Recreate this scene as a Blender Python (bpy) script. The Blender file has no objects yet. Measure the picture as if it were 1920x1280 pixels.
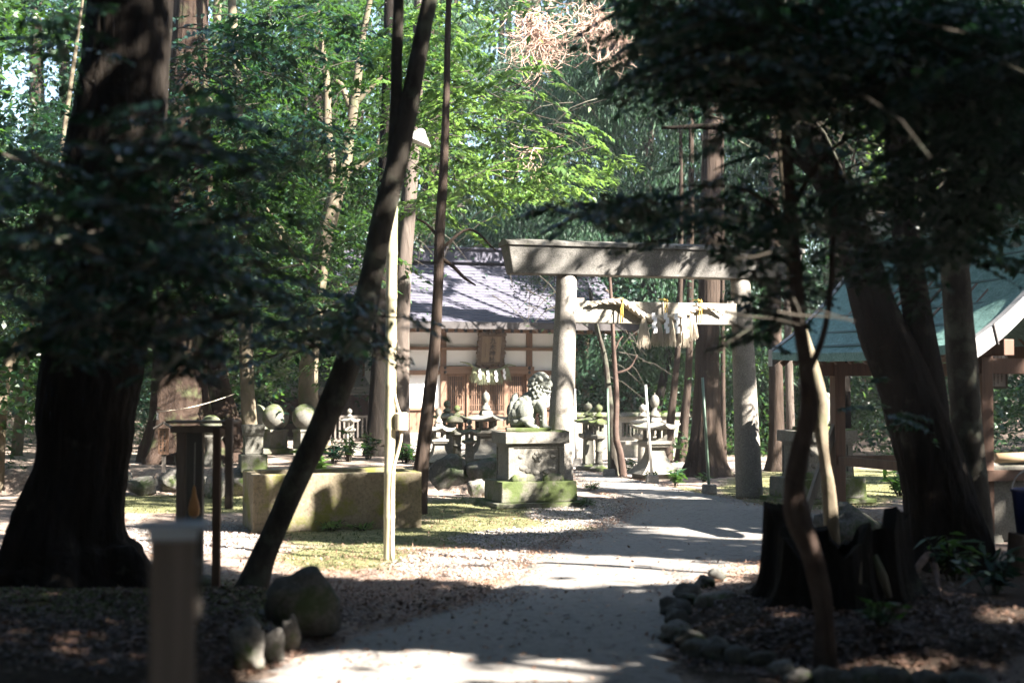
import bpy, math, random
import numpy as np
from mathutils import Vector, Matrix, Euler
rng = np.random.default_rng(11)
random.seed(5)
R = math.radians
sc = bpy.context.scene
COL = sc.collection
# ------------------------------------------------------------------ camera frame (1920 px wide photograph, 50 mm lens)
FPX = 2667.0
EYE = 1.5
PITCH = math.atan(85 / FPX)
def ray(px, py):
    x = (px - 960) / FPX; zz = (640 - py) / FPX
    return x, math.cos(PITCH) - zz * math.sin(PITCH), math.sin(PITCH) + zz * math.cos(PITCH)
def P(px, py, Y):
    x, y, z = ray(px, py); k = Y / y
    return Vector((x * k, Y, EYE + z * k))
def G(px, py, h=0.0):
    x, y, z = ray(px, py); k = (h - EYE) / z
    return Vector((x * k, y * k, h))
def proj(p):
    p = np.asarray(p, float)
    x = p[..., 0]; y = p[..., 1]; z = p[..., 2] - EYE
    f = y * math.cos(PITCH) + z * math.sin(PITCH); u = z * math.cos(PITCH) - y * math.sin(PITCH)
    f = np.maximum(f, 1e-3)
    return 960 + FPX * x / f, 640 - FPX * u / f
SUN = Vector((0.68, -0.40, 0.61)).normalized()
YAW = R(17)

# ------------------------------------------------------------------ nodes
def new_mat(name):
    m = bpy.data.materials.new(name); m.use_nodes = True
    nt = m.node_tree; nt.nodes.clear()
    out = nt.nodes.new('ShaderNodeOutputMaterial')
    b = nt.nodes.new('ShaderNodeBsdfPrincipled')
    nt.links.new(b.outputs[0], out.inputs[0])
    return m, nt, b, out
def N(nt, t, **kw):
    n = nt.nodes.new(t)
    for k, v in kw.items():
        if hasattr(n, k) and k not in n.inputs: setattr(n, k, v)
        else: n.inputs[k].default_value = v
    return n
def L(nt, a, b): nt.links.new(a, b)
def coords(nt, scale=(1, 1, 1), world=False):
    if world:
        g = nt.nodes.new('ShaderNodeNewGeometry'); src = g.outputs['Position']
    else:
        g = nt.nodes.new('ShaderNodeTexCoord'); src = g.outputs['Object']
    mp = nt.nodes.new('ShaderNodeMapping'); mp.inputs['Scale'].default_value = scale
    L(nt, src, mp.inputs[0]); return mp.outputs[0]
def noise(nt, vec, scale, detail=4, rough=.6, dist=0):
    n = nt.nodes.new('ShaderNodeTexNoise')
    n.inputs['Scale'].default_value = scale; n.inputs['Detail'].default_value = detail
    n.inputs['Roughness'].default_value = rough; n.inputs['Distortion'].default_value = dist
    L(nt, vec, n.inputs['Vector']); return n.outputs['Fac']
def ramp(nt, fac, stops):
    r = nt.nodes.new('ShaderNodeValToRGB'); e = r.color_ramp.elements
    while len(e) < len(stops): e.new(0.5)
    for k, (p, c) in enumerate(stops):
        e[k].position = p
        e[k].color = (c, c, c, 1) if not hasattr(c, '__len__') else (*c, 1)
    L(nt, fac, r.inputs[0]); return r.outputs[0]
def mix(nt, fac, a, b, mode='MIX'):
    m = nt.nodes.new('ShaderNodeMix'); m.data_type = 'RGBA'; m.blend_type = mode
    for s, v in ((0, fac), (6, a), (7, b)):
        if isinstance(v, (int, float)): m.inputs[s].default_value = v
        elif hasattr(v, '__len__'): m.inputs[s].default_value = (*v, 1)
        else: L(nt, v, m.inputs[s])
    return m.outputs[2]
def mth(nt, op, a, b=None):
    m = nt.nodes.new('ShaderNodeMath'); m.operation = op
    for s, v in ((0, a), (1, b)):
        if v is None: continue
        if isinstance(v, (int, float)): m.inputs[s].default_value = v
        else: L(nt, v, m.inputs[s])
    return m.outputs[0]
def bump(nt, b, h, strength=.5, dist=.02):
    n = nt.nodes.new('ShaderNodeBump'); n.inputs['Strength'].default_value = strength
    n.inputs['Distance'].default_value = dist
    L(nt, h, n.inputs['Height']); L(nt, n.outputs[0], b.inputs['Normal'])

def stone(name, a, b_, moss=0.3, mossc=(.045, .06, .02), sc_=6, rough=.85, spots=.5, bs=.7):
    m, nt, b, _ = new_mat(name)
    v = coords(nt)
    n1 = noise(nt, v, sc_, 6, .65); n2 = noise(nt, v, sc_ * 9, 4, .7); n3 = noise(nt, v, 2.3, 5, .7)
    c = mix(nt, ramp(nt, n1, [(.3, 0), (.7, 1)]), a, b_)
    c = mix(nt, ramp(nt, n2, [(.45, 0), (.62, spots)]), c, [x * .35 for x in a])
    c = mix(nt, ramp(nt, noise(nt, v, sc_ * 3.1, 5, .7), [(.58, 0), (.68, .55)]), c, [min(.8, x * 1.5) for x in b_])
    g = nt.nodes.new('ShaderNodeNewGeometry'); s = nt.nodes.new('ShaderNodeSeparateXYZ')
    L(nt, g.outputs['True Normal'], s.inputs[0])
    up = mth(nt, 'MULTIPLY', mth(nt, 'MAXIMUM', s.outputs[2], 0.0), .05)
    f = ramp(nt, mth(nt, 'ADD', n3, up), [(.66 - moss * .32, 0), (.78 - moss * .32, 1)])
    mc = mix(nt, n2, mossc, [x * 2.0 for x in mossc])
    c = mix(nt, f, c, mc)
    L(nt, c, b.inputs['Base Color']); b.inputs['Roughness'].default_value = rough; b.inputs['Specular IOR Level'].default_value = .2
    bump(nt, b, mth(nt, 'ADD', n1, mth(nt, 'MULTIPLY', n2, .5)), bs, .012)
    return m
def bark(name, a, b_, lichen=0.2, lc=(.3, .3, .26), vs=.16, dist=.03, stretch=9):
    m, nt, b, _ = new_mat(name)
    v = coords(nt, (1, 1, vs)); v2 = coords(nt)
    n1 = noise(nt, v, stretch, 7, .68, .6); n2 = noise(nt, v2, 3.0, 5, .65)
    c = mix(nt, ramp(nt, n1, [(.32, 0), (.66, 1)]), a, b_)
    c = mix(nt, ramp(nt, n2, [(.72 - lichen * .5, 0), (.8 - lichen * .4, .8)]), c, lc)
    L(nt, c, b.inputs['Base Color']); b.inputs['Roughness'].default_value = .9; b.inputs['Specular IOR Level'].default_value = .08
    bump(nt, b, n1, .9, dist)
    return m
def leafmat(name, c1, c2, c3, trans=.35, rough=.42, tcol=(.16, .26, .03)):
    m, nt, b, out = new_mat(name)
    at = nt.nodes.new('ShaderNodeAttribute'); at.attribute_name = 'rnd'
    c = ramp(nt, at.outputs['Fac'], [(0, c1), (.6, c2), (1, c3)])
    L(nt, c, b.inputs['Base Color']); b.inputs['Roughness'].default_value = rough
    b.inputs['Specular IOR Level'].default_value = .5
    t = nt.nodes.new('ShaderNodeBsdfTranslucent')
    tc = mix(nt, at.outputs['Fac'], [x * .6 for x in tcol], tcol); L(nt, tc, t.inputs[0])
    ms = nt.nodes.new('ShaderNodeMixShader'); ms.inputs[0].default_value = trans
    L(nt, b.outputs[0], ms.inputs[1]); L(nt, t.outputs[0], ms.inputs[2]); L(nt, ms.outputs[0], out.inputs[0])
    return m
def wood(name, a, b_, s=14, axis=(1, 1, .08), rough=.7, stain=None):
    m, nt, b, _ = new_mat(name)
    v = coords(nt, axis); n1 = noise(nt, v, s, 6, .65, .8)
    c = mix(nt, ramp(nt, n1, [(.3, 0), (.7, 1)]), a, b_)
    if stain:
        c = mix(nt, ramp(nt, noise(nt, coords(nt), 3, 5, .7), [(.5, 0), (.7, .8)]), c, stain)
    L(nt, c, b.inputs['Base Color']); b.inputs['Roughness'].default_value = rough
    bump(nt, b, n1, .35, .004)
    return m
def plain(name, c, rough=.7, metal=0, var=.12, s=8):
    m, nt, b, _ = new_mat(name)
    n1 = noise(nt, coords(nt), s, 5, .65)
    L(nt, mix(nt, n1, [x * (1 - var * 2) for x in c], [min(1, x * (1 + var)) for x in c]), b.inputs['Base Color'])
    b.inputs['Roughness'].default_value = rough; b.inputs['Metallic'].default_value = metal
    bump(nt, b, n1, .15, .003)
    return m
M = {}
M['stone'] = stone('granite', (0.1638, 0.1583, 0.1365), (0.2184, 0.2075, 0.1802), .22)
M['stone_dark'] = stone('weathered_stone', (0.1200, 0.1200, 0.1024), (0.1800, 0.1736, 0.1504), .55)
M['stone_moss'] = stone('mossy_stone', (0.1088, 0.1088, 0.0816), (0.1768, 0.1700, 0.1360), .7, (.045, .06, .02))
M['stone_lion'] = stone('lion_stone', (.13, .145, .125), (.225, .235, .205), .2, (.035, .05, .022), 9, bs=.3)
M['stone_trough'] = stone('trough_stone', (0.1620, 0.1350, 0.0882), (0.2160, 0.1890, 0.1350), .45, (.085, .09, .02), 3)
M['stone_torii'] = stone('torii_granite', (0.2108, 0.1972, 0.1700), (0.2720, 0.2516, 0.2244), .05, (.06, .07, .03), 10, spots=.7)
M['stone_beam'] = stone('torii_beam_stone', (0.1088, 0.1056, 0.0952), (0.1768, 0.1696, 0.1568), .12, (.05, .06, .03), 8, spots=.7)
M['stone_pale'] = stone('pale_stone', (0.2688, 0.2496, 0.2112), (0.3328, 0.3136, 0.2688), .08)
M['rock_dark'] = stone('dark_rock', (0.060, 0.060, 0.055), (0.120, 0.115, 0.100), .45, (.022, .032, .014), 4)
M['rock'] = stone('rock', (0.1280, 0.1216, 0.1088), (0.2112, 0.1984, 0.1792), .35, (.04, .06, .016), 4)
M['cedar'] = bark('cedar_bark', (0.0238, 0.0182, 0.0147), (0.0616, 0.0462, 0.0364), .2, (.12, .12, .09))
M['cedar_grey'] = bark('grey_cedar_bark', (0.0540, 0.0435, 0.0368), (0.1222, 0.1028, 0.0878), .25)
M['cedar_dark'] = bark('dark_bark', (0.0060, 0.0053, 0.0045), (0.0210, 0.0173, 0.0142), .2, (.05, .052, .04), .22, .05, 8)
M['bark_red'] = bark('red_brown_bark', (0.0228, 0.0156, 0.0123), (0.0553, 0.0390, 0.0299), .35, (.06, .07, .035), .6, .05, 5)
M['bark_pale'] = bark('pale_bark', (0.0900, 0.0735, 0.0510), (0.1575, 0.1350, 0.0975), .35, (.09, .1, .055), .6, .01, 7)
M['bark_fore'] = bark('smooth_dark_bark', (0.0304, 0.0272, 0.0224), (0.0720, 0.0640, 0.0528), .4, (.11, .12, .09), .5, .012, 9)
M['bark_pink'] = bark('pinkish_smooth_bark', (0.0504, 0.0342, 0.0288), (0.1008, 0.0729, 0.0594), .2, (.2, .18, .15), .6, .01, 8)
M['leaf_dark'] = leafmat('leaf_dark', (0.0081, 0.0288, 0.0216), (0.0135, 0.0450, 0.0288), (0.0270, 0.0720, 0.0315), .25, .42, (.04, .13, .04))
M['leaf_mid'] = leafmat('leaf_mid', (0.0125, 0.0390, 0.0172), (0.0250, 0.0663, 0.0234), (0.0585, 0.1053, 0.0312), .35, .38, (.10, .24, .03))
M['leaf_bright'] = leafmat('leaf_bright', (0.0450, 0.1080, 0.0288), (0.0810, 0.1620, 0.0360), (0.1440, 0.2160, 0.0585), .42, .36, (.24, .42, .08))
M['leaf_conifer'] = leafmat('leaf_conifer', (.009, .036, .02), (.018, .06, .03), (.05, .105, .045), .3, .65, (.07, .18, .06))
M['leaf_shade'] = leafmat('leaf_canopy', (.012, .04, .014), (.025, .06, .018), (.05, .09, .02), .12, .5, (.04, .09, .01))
M['leaf_bamboo'] = leafmat('leaf_bamboo', (0.0150, 0.0338, 0.0165), (0.0263, 0.0562, 0.0263), (0.0525, 0.0900, 0.0375), .3, .35, (.1, .2, .06))
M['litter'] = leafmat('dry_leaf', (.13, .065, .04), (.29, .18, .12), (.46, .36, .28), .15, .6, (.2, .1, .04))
M['litter_shade'] = leafmat('shaded_leaf', (.035, .018, .012), (.09, .05, .032), (.2, .13, .09), .1, .6, (.08, .04, .02))  # darker copy of the dry leaf: foreground shade put into its colour
M['deadtwig'] = plain('dead_twig', (.46, .32, .25), .8)
M['wood'] = wood('shrine_wood', (.11, .062, .037), (.21, .122, .077))
M['wood_h'] = wood('shrine_beam_wood', (.12, .068, .04), (.23, .135, .085), 14, (.08, 1, 1))
M['wood_red'] = wood('reddish_post_wood', (0.0800, 0.0440, 0.0280), (0.1440, 0.0800, 0.0520))
M['wood_old'] = wood('old_grey_wood', (.09, .08, .07), (.17, .15, .13), 12, (1, 1, .08), .8)
M['wood_frame'] = wood('weathered_brown_wood', (.15, .11, .085), (.27, .21, .17), 12, (1, 1, .08), .8)
M['wood_dark'] = wood('dark_wood', (.05, .03, .02), (.10, .06, .04))
M['plaque'] = wood('plaque_wood', (.05, .034, .023), (.10, .068, .045), 10, (1, 1, .15), .7)
M['plaque_face'] = wood('plaque_panel', (.13, .09, .058), (.2, .145, .095), 10, (1, 1, .1), .6)
M['ink'] = plain('ink', (.035, .03, .025), .6)
M['iron'] = plain('iron', (.03, .03, .03), .5, .6)
M['plaster'] = plain('white_plaster', (.80, .80, .80), .85, 0, .04, 3)
M['roof_edge'] = plain('roof_edge', (.05, .045, .045), .8)
M['copper'] = stone('copper_patina', (.10, .21, .19), (.2, .34, .31), -.2, sc_=5, rough=.6, spots=.6)
M['verge'] = plain('verge_metal', (.30, .30, .30), .5, .2, .2, 9)
M['bamboo'] = wood('bamboo_pole', (.34, .31, .2), (.5, .46, .33), 6, (1, 1, .1), .35, (.16, .22, .09))
M['bamboo_dry'] = wood('dry_bamboo', (.25, .18, .11), (.38, .28, .18), 6, (.1, 1, 1), .4)
M['metal_pale'] = plain('pale_metal', (.62, .62, .6), .4, .3, .1)
M['metal_green'] = plain('green_pole_paint', (.13, .2, .15), .45, .2, .15)
M['cap'] = plain('zinc_cap', (.42, .45, .5), .4, .6, .15)
M['cream'] = plain('cream_box', (.6, .52, .38), .5, 0, .08)
M['straw'] = wood('straw', (.38, .33, .25), (.56, .50, .41), 40, (1, 1, .05), .8)
M['straw_green'] = wood('green_straw', (.14, .16, .09), (.24, .26, .16), 40, (1, 1, .05), .8)
M['paper'] = plain('paper', (.8, .8, .82), .7, 0, .03)
M['yellow'] = plain('yellow_cord', (.55, .36, .07), .7, 0, .1)
M['orange'] = plain('orange_gourd', (.55, .25, .08), .5, 0, .15)
M['blue'] = plain('blue_plastic', (.012, .02, .09), .4, 0, .1)
M['concrete'] = stone('concrete', (0.175, 0.168, 0.154), (0.238, 0.231, 0.210), .1)
def roofmat():
    m, nt, b, _ = new_mat('slate_roof')
    v = coords(nt)
    br = nt.nodes.new('ShaderNodeTexBrick'); br.inputs['Scale'].default_value = 1
    br.inputs['Brick Width'].default_value = .28; br.inputs['Row Height'].default_value = .09; br.inputs['Mortar Size'].default_value = .006
    L(nt, v, br.inputs['Vector'])
    n1 = noise(nt, v, 5, 6, .7); n2 = noise(nt, v, 60, 2, .5)
    c = mix(nt, n1, (.06, .061, .082), (.13, .127, .16))
    c = mix(nt, mth(nt, 'MULTIPLY', br.outputs['Fac'], .45), c, (.09, .09, .11))
    c = mix(nt, ramp(nt, n2, [(.66, 0), (.72, .7)]), c, (.42, .4, .4))
    L(nt, c, b.inputs['Base Color']); b.inputs['Roughness'].default_value = .65; b.inputs['Specular IOR Level'].default_value = .15
    bump(nt, b, br.outputs['Fac'], .5, -.01)
    return m
M['roof'] = roofmat()
def asphalt():
    m, nt, b, _ = new_mat('asphalt_path')
    v = coords(nt)
    n1 = noise(nt, v, .9, 5, .6); n2 = noise(nt, v, 140, 3, .7); n3 = noise(nt, v, 14, 5, .7)
    c = mix(nt, n1, (.11, .105, .098), (.20, .19, .178))
    c = mix(nt, ramp(nt, n2, [(.4, 0), (.6, 1)]), c, (.20, .19, .175), 'MIX')
    c = mix(nt, ramp(nt, n3, [(.52, 0), (.66, .7)]), c, (.075, .062, .05))
    c = mix(nt, ramp(nt, noise(nt, v, 45, 4, .75), [(.56, 0), (.64, .6)]), c, (.34, .31, .27))
    vo = nt.nodes.new('ShaderNodeTexVoronoi'); vo.feature = 'DISTANCE_TO_EDGE'; vo.inputs['Scale'].default_value = .55
    dv = nt.nodes.new('ShaderNodeVectorMath'); dv.operation = 'ADD'; L(nt, v, dv.inputs[0])
    nn = nt.nodes.new('ShaderNodeTexNoise'); nn.inputs['Scale'].default_value = 3; L(nt, v, nn.inputs[0]); L(nt, nn.outputs['Color'], dv.inputs[1])
    L(nt, dv.outputs[0], vo.inputs['Vector'])
    crk = ramp(nt, vo.outputs['Distance'], [(0, .7), (.008, 0)])
    c = mix(nt, crk, c, (.05, .045, .04))
    L(nt, c, b.inputs['Base Color']); b.inputs['Roughness'].default_value = .85
    bump(nt, b, mth(nt, 'ADD', n2, mth(nt, 'MULTIPLY', crk, -1.5)), .5, .004)
    return m
M['asphalt'] = asphalt()
def groundmat():
    m, nt, b, _ = new_mat('shrine_ground')
    v = coords(nt)
    def attr(n):
        a = nt.nodes.new('ShaderNodeAttribute'); a.attribute_name = n; return a.outputs['Fac']
    n1 = noise(nt, v, 1.3, 6, .7); n2 = noise(nt, v, 22, 5, .75); n3 = noise(nt, v, 90, 3, .7)
    soil = mix(nt, ramp(nt, n2, [(.35, 0), (.65, 1)]), (.13, .09, .07), (.36, .29, .24))
    soil = mix(nt, ramp(nt, n3, [(.5, 0), (.62, .6)]), soil, (.45, .39, .34))
    moss = mix(nt, ramp(nt, n2, [(.35, 0), (.65, 1)]), (.06, .07, .028), (.21, .215, .10))
    moss = mix(nt, ramp(nt, n3, [(.45, 0), (.65, .5)]), moss, (.30, .27, .17))
    vo = nt.nodes.new('ShaderNodeTexVoronoi'); vo.inputs['Scale'].default_value = 42; L(nt, v, vo.inputs['Vector'])
    grav = mix(nt, vo.outputs['Color'], (.3, .28, .26), (.55, .52, .48))
    grav = mix(nt, ramp(nt, vo.outputs['Distance'], [(.35, 0), (.6, .9)]), grav, (.12, .1, .085))
    def edge(f): return ramp(nt, mth(nt, 'ADD', f, mth(nt, 'MULTIPLY', mth(nt, 'SUBTRACT', mth(nt, 'ADD', n1, n2), 1.0), .9)), [(.42, 0), (.58, 1)])
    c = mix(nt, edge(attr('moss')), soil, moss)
    shaded_soil = mix(nt, ramp(nt, n2, [(.35, 0), (.65, 1)]), (.018, .014, .011), (.07, .052, .04)); c = mix(nt, edge(attr('bed_shade')), c, shaded_soil)  # shade over the near beds, painted as darker soil
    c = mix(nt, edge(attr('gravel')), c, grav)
    L(nt, c, b.inputs['Base Color']); b.inputs['Roughness'].default_value = .95; b.inputs['Specular IOR Level'].default_value = .1
    bump(nt, b, mth(nt, 'ADD', n2, mth(nt, 'MULTIPLY', n3, .6)), .8, .025)
    return m
M['ground'] = groundmat()

# ------------------------------------------------------------------ mesh builder
class MB:
    def __init__(s): s.v = []; s.f = []
    def add(s, vs, fs):
        o = len(s.v); s.v += [tuple(p) for p in vs]; s.f += [tuple(i + o for i in f) for f in fs]; return s
    def box(s, c, d, rz=0, top=1.0, rot=None, topy=None):
        topy = top if topy is None else topy
        vs = []
        for z in (-1, 1):
            for x, y in ((-1, -1), (1, -1), (1, 1), (-1, 1)):
                kx, ky = (top, topy) if z > 0 else (1, 1)
                vs.append(Vector((x * d[0] / 2 * kx, y * d[1] / 2 * ky, z * d[2] / 2)))
        Rm = rot.to_matrix() if rot is not None else Matrix.Rotation(rz, 3, 'Z')
        vs = [Rm @ p + Vector(c) for p in vs]
        return s.add(vs, [(3, 2, 1, 0), (4, 5, 6, 7), (0, 1, 5, 4), (1, 2, 6, 5), (2, 3, 7, 6), (3, 0, 4, 7)])
    def bar(s, a, b, w, h):
        a = Vector(a); b = Vector(b); d = (b - a); l = d.length; d.normalize()
        up = Vector((0, 0, 1)) if abs(d.z) < .95 else Vector((0, 1, 0))
        x = d.cross(up).normalized(); y = x.cross(d).normalized()
        vs = [q + x * (i * w / 2) + y * (j * h / 2) for q in (a, b) for i, j in ((-1, -1), (1, -1), (1, 1), (-1, 1))]
        return s.add(vs, [(0, 1, 2, 3), (7, 6, 5, 4), (0, 4, 5, 1), (1, 5, 6, 2), (2, 6, 7, 3), (3, 7, 4, 0)])
    def tube(s, pts, rad, n=10, jit=0.0, cap=True, flare=0, lobes=5, ph=None, flute=0):
        pts = [Vector(p) for p in pts]; ph = random.random() * 6 if ph is None else ph
        rings = []; ref = Vector((1, 0, 0)); z0 = pts[0].z
        for i, p in enumerate(pts):
            t = (pts[min(i + 1, len(pts) - 1)] - pts[max(i - 1, 0)])
            if t.length < 1e-9: t = Vector((0, 0, 1))
            t.normalize()
            x = (ref - t * ref.dot(t))
            if x.length < 1e-3: x = Vector((0, 1, 0)) - t * t.y
            x.normalize(); ref = x; y = t.cross(x)
            ring = []
            for k in range(n):
                a = 2 * math.pi * k / n
                r = rad[i]
                if jit: r *= 1 + jit * (math.sin(3 * a + ph + i * .35) * .5 + math.sin(lobes * a - ph * 2 - i * .21) * .5 + random.uniform(-.25, .25))
                if flute: r *= 1 + flute * (abs(math.sin(a * 9.5 + .5 * math.sin(i * .5) + ph)) + .6 * abs(math.sin(a * 16 + .8 * math.sin(i * .37))) + .7 * math.sin(i * 1.7 + a * 23) * .4)
                if flare:
                    h = (p - pts[0]).length / max(rad[0], .01)
                    r *= 1 + flare * math.exp(-h / 1.1) * (.35 + .65 * max(0, math.sin(lobes * a + ph)) ** 1.0)
                ring.append(p + (x * math.cos(a) + y * math.sin(a)) * r)
            rings.append(ring)
        vs = [q for r_ in rings for q in r_]; fs = []
        for i in range(len(rings) - 1):
            for k in range(n):
                a = i * n + k; b = i * n + (k + 1) % n
                fs.append((a, b, b + n, a + n))
        if cap:
            fs.append(tuple(range(n))[::-1]); fs.append(tuple((len(rings) - 1) * n + k for k in range(n)))
        return s.add(vs, fs)
    def lathe(s, prof, n=24, c=(0, 0, 0), sides=0, rot=0):
        vs = []; fs = []
        for r, z in prof:
            for k in range(n):
                a = 2 * math.pi * k / n + rot; q = r
                if sides:
                    w = 2 * math.pi / sides; am = (a - rot) % w - w / 2; q = r / math.cos(am) * 1.0
                vs.append((c[0] + q * math.cos(a), c[1] + q * math.sin(a), c[2] + z))
        for i in range(len(prof) - 1):
            for k in range(n):
                a = i * n + k; b = i * n + (k + 1) % n; fs.append((a, b, b + n, a + n))
        fs.append(tuple(range(n))[::-1]); fs.append(tuple((len(prof) - 1) * n + k for k in range(n)))
        return s.add(vs, fs)
    def ell(s, c, r, rot=None, nu=14, nv=9):
        if not hasattr(r, '__len__'): r = (r, r, r)
        vs = [Vector((0, 0, -r[2]))]
        for j in range(1, nv):
            b = -math.pi / 2 + math.pi * j / nv
            for i in range(nu):
                a = 2 * math.pi * i / nu
                vs.append(Vector((r[0] * math.cos(b) * math.cos(a), r[1] * math.cos(b) * math.sin(a), r[2] * math.sin(b))))
        vs.append(Vector((0, 0, r[2])))
        if rot is not None:
            Rm = Euler(rot).to_matrix(); vs = [Rm @ p for p in vs]
        vs = [p + Vector(c) for p in vs]
        fs = [(0, 1 + (i + 1) % nu, 1 + i) for i in range(nu)]
        for j in range(nv - 2):
            for i in range(nu):
                a = 1 + j * nu + i; b = 1 + j * nu + (i + 1) % nu; fs.append((a, b, b + nu, a + nu))
        t = len(vs) - 1; q = 1 + (nv - 2) * nu
        fs += [(q + i, q + (i + 1) % nu, t) for i in range(nu)]
        return s.add(vs, fs)
    def build(s, name, mat, parent=None, smooth=False, bevel=0, loc=None, seg=2):
        me = bpy.data.meshes.new(name); me.from_pydata(s.v, [], s.f); me.materials.append(mat)
        if smooth: me.polygons.foreach_set('use_smooth', [True] * len(me.polygons))
        me.update()
        o = bpy.data.objects.new(name, me); COL.objects.link(o)
        if parent is not None: o.parent = parent
        if loc is not None: o.location = loc
        if bevel:
            m = o.modifiers.new('bevel', 'BEVEL'); m.width = bevel; m.segments = seg; m.limit_method = 'ANGLE'; m.angle_limit = R(35)
        return o
def tag(o, label=None, cat=None, group=None, kind=None):
    if label: o['label'] = label
    if cat: o['category'] = cat
    if group: o['group'] = group
    if kind: o['kind'] = kind
    return o
def empty(name, loc, rz=0, label=None, cat=None, group=None):
    o = bpy.data.objects.new(name, None); COL.objects.link(o)
    o.location = loc; o.rotation_euler = (0, 0, rz); o.empty_display_size = .1
    return tag(o, label, cat, group)
def cr(pts, k=5):
    """Catmull-Rom through (x,y,z,r) rows"""
    p = np.array([list(q) for q in pts], float); out = []
    p = np.vstack([2 * p[0] - p[1], p, 2 * p[-1] - p[-2]])
    for i in range(1, len(p) - 2):
        for t in np.linspace(0, 1, k, endpoint=False):
            a, b, c, d = p[i - 1], p[i], p[i + 1], p[i + 2]
            out.append(.5 * ((2 * b) + (c - a) * t + (2 * a - 5 * b + 4 * c - d) * t * t + (-a + 3 * b - 3 * c + d) * t ** 3))
    out.append(p[-2]); return np.array(out)

# ------------------------------------------------------------------ leaves
def snoise(x, y, s=1.0, ph=0.0):
    x = x * s; y = y * s
    return (np.sin(x * 1.3 + ph) * np.cos(y * 1.7 - ph) + .6 * np.sin(x * 2.9 + y * 1.1 + ph * 2) + .5 * np.cos(y * 4.3 - x * 1.9 + ph * 3) + .35 * np.sin(x * 7.1 - ph) * np.sin(y * 6.3 + ph)) / 2.0
LIT = []      # ellipses on the ground (in photo pixels of the ground point): sun reaches the ground there
SHADE = []    # (x, y, z, radius): leaves stay that keep this point in the shade
BEAM = []     # (x, y, z, radius): sun reaches this point
def keep_mask(c, leak=.03, ground=True):
    S = np.array(SUN); keep = np.ones(len(c), bool)
    if ground:
        t = c[:, 2] / S[2]; g = c - t[:, None] * S; g[:, 2] = 0
        ok = g[:, 1] > 3
        px, py = proj(g)
        nz = snoise(g[:, 0], g[:, 1], 1.6, 1.0) * .2 + snoise(g[:, 0], g[:, 1], 5.0, 2.0) * .15
        lit = np.zeros(len(c), bool)
        for ex, ey, rx, ry in LIT:
            d = np.sqrt(((px - ex) / rx) ** 2 + ((py - ey) / ry) ** 2)
            lit |= (d + nz < 1.0)
        keep &= ~(lit & ok)
    for bx, by, bz, r in BEAM:
        v = c - np.array((bx, by, bz)); a = v @ S
        d2 = (v * v).sum(1) - a * a
        keep &= ~((a > .25) & (d2 < r * r))
    for bx, by, bz, r in SHADE:
        v = c - np.array((bx, by, bz)); s_ = v @ S
        keep |= (s_ > .9) & ((v * v).sum(1) - s_ * s_ < r * r)
    return keep | (rng.random(len(c)) < leak * .4)
def leaves(name, c, size, mat, parent=None, origin=None, aspect=.45, droop=0.3, flat=.5, carve=True, leak=.03, dirs=None, svar=.35, kind=None):
    c = np.asarray(c, float)
    if len(c) and c[:, 1].mean() > 13:
        h_ = sky_holes(c); c = c[h_]; dirs = None if dirs is None else dirs[h_]
    if carve and len(c): c_keep = keep_mask(c, leak); c = c[c_keep]; dirs = None if dirs is None else dirs[c_keep]
    n = len(c)
    if n == 0: return None
    if dirs is None:
        d = rng.normal(size=(n, 3)); d[:, 2] = d[:, 2] * .5 - droop
    else: d = dirs + rng.normal(size=(n, 3)) * .25
    d /= np.linalg.norm(d, axis=1)[:, None]
    u = rng.normal(size=(n, 3)); u[:, 2] += flat * 2
    s = np.cross(d, u); s /= np.maximum(np.linalg.norm(s, axis=1)[:, None], 1e-6)
    nr = np.cross(s, d)
    Lh = size * (1 + svar * rng.normal(size=n).clip(-2, 2))[:, None] / 2
    W = Lh * aspect
    v = np.empty((n, 4, 3))
    v[:, 0] = c - d * Lh; v[:, 1] = c + s * W - d * Lh * .15 + nr * W * .3
    v[:, 2] = c + d * Lh - nr * Lh * .15; v[:, 3] = c - s * W - d * Lh * .15 + nr * W * .3
    if origin is not None: v -= np.array(origin)
    me = bpy.data.meshes.new(name)
    me.vertices.add(n * 4); me.vertices.foreach_set('co', v.reshape(-1).astype(np.float32))
    me.loops.add(n * 4); me.loops.foreach_set('vertex_index', np.arange(n * 4, dtype=np.int32))
    me.polygons.add(n); me.polygons.foreach_set('loop_start', np.arange(0, n * 4, 4, dtype=np.int32))
    me.update(calc_edges=True)
    a = me.attributes.new('rnd', 'FLOAT', 'POINT')
    rr = np.repeat(rng.random(n) * .65 + .35 * (snoise(c[:, 0], c[:, 2] + c[:, 1], 1.1) * .5 + .5).clip(0, 1), 4)
    a.data.foreach_set('value', rr.astype(np.float32))
    me.materials.append(mat)
    o = bpy.data.objects.new(name, me); COL.objects.link(o)
    if parent is not None: o.parent = parent
    if kind: o['kind'] = kind
    return o
def clumps(centers, rad, per, squash=.55):
    centers = np.asarray(centers, float); k = len(centers)
    rad = np.broadcast_to(np.asarray(rad, float), (k,))
    p = rng.normal(size=(k, per, 3)); p[:, :, 2] *= squash
    return (centers[:, None] + p * rad[:, None, None] * .55).reshape(-1, 3)
def pxell(ells, Y0, Y1, n):
    """n clump centres spread through the volumes that the ellipses (px) sweep between depths Y0..Y1"""
    a = np.array([e[2] * e[3] for e in ells], float); a /= a.sum(); out = []
    for e, m in zip(ells, rng.multinomial(n, a)):
        th = rng.random(m) * 2 * np.pi; r = np.sqrt(rng.random(m))
        for x, y, Y in zip(e[0] + e[2] * r * np.cos(th), e[1] + e[3] * r * np.sin(th), rng.uniform(Y0, Y1, m)):
            out.append(P(x, y, Y))
    return np.array(out)

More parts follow.
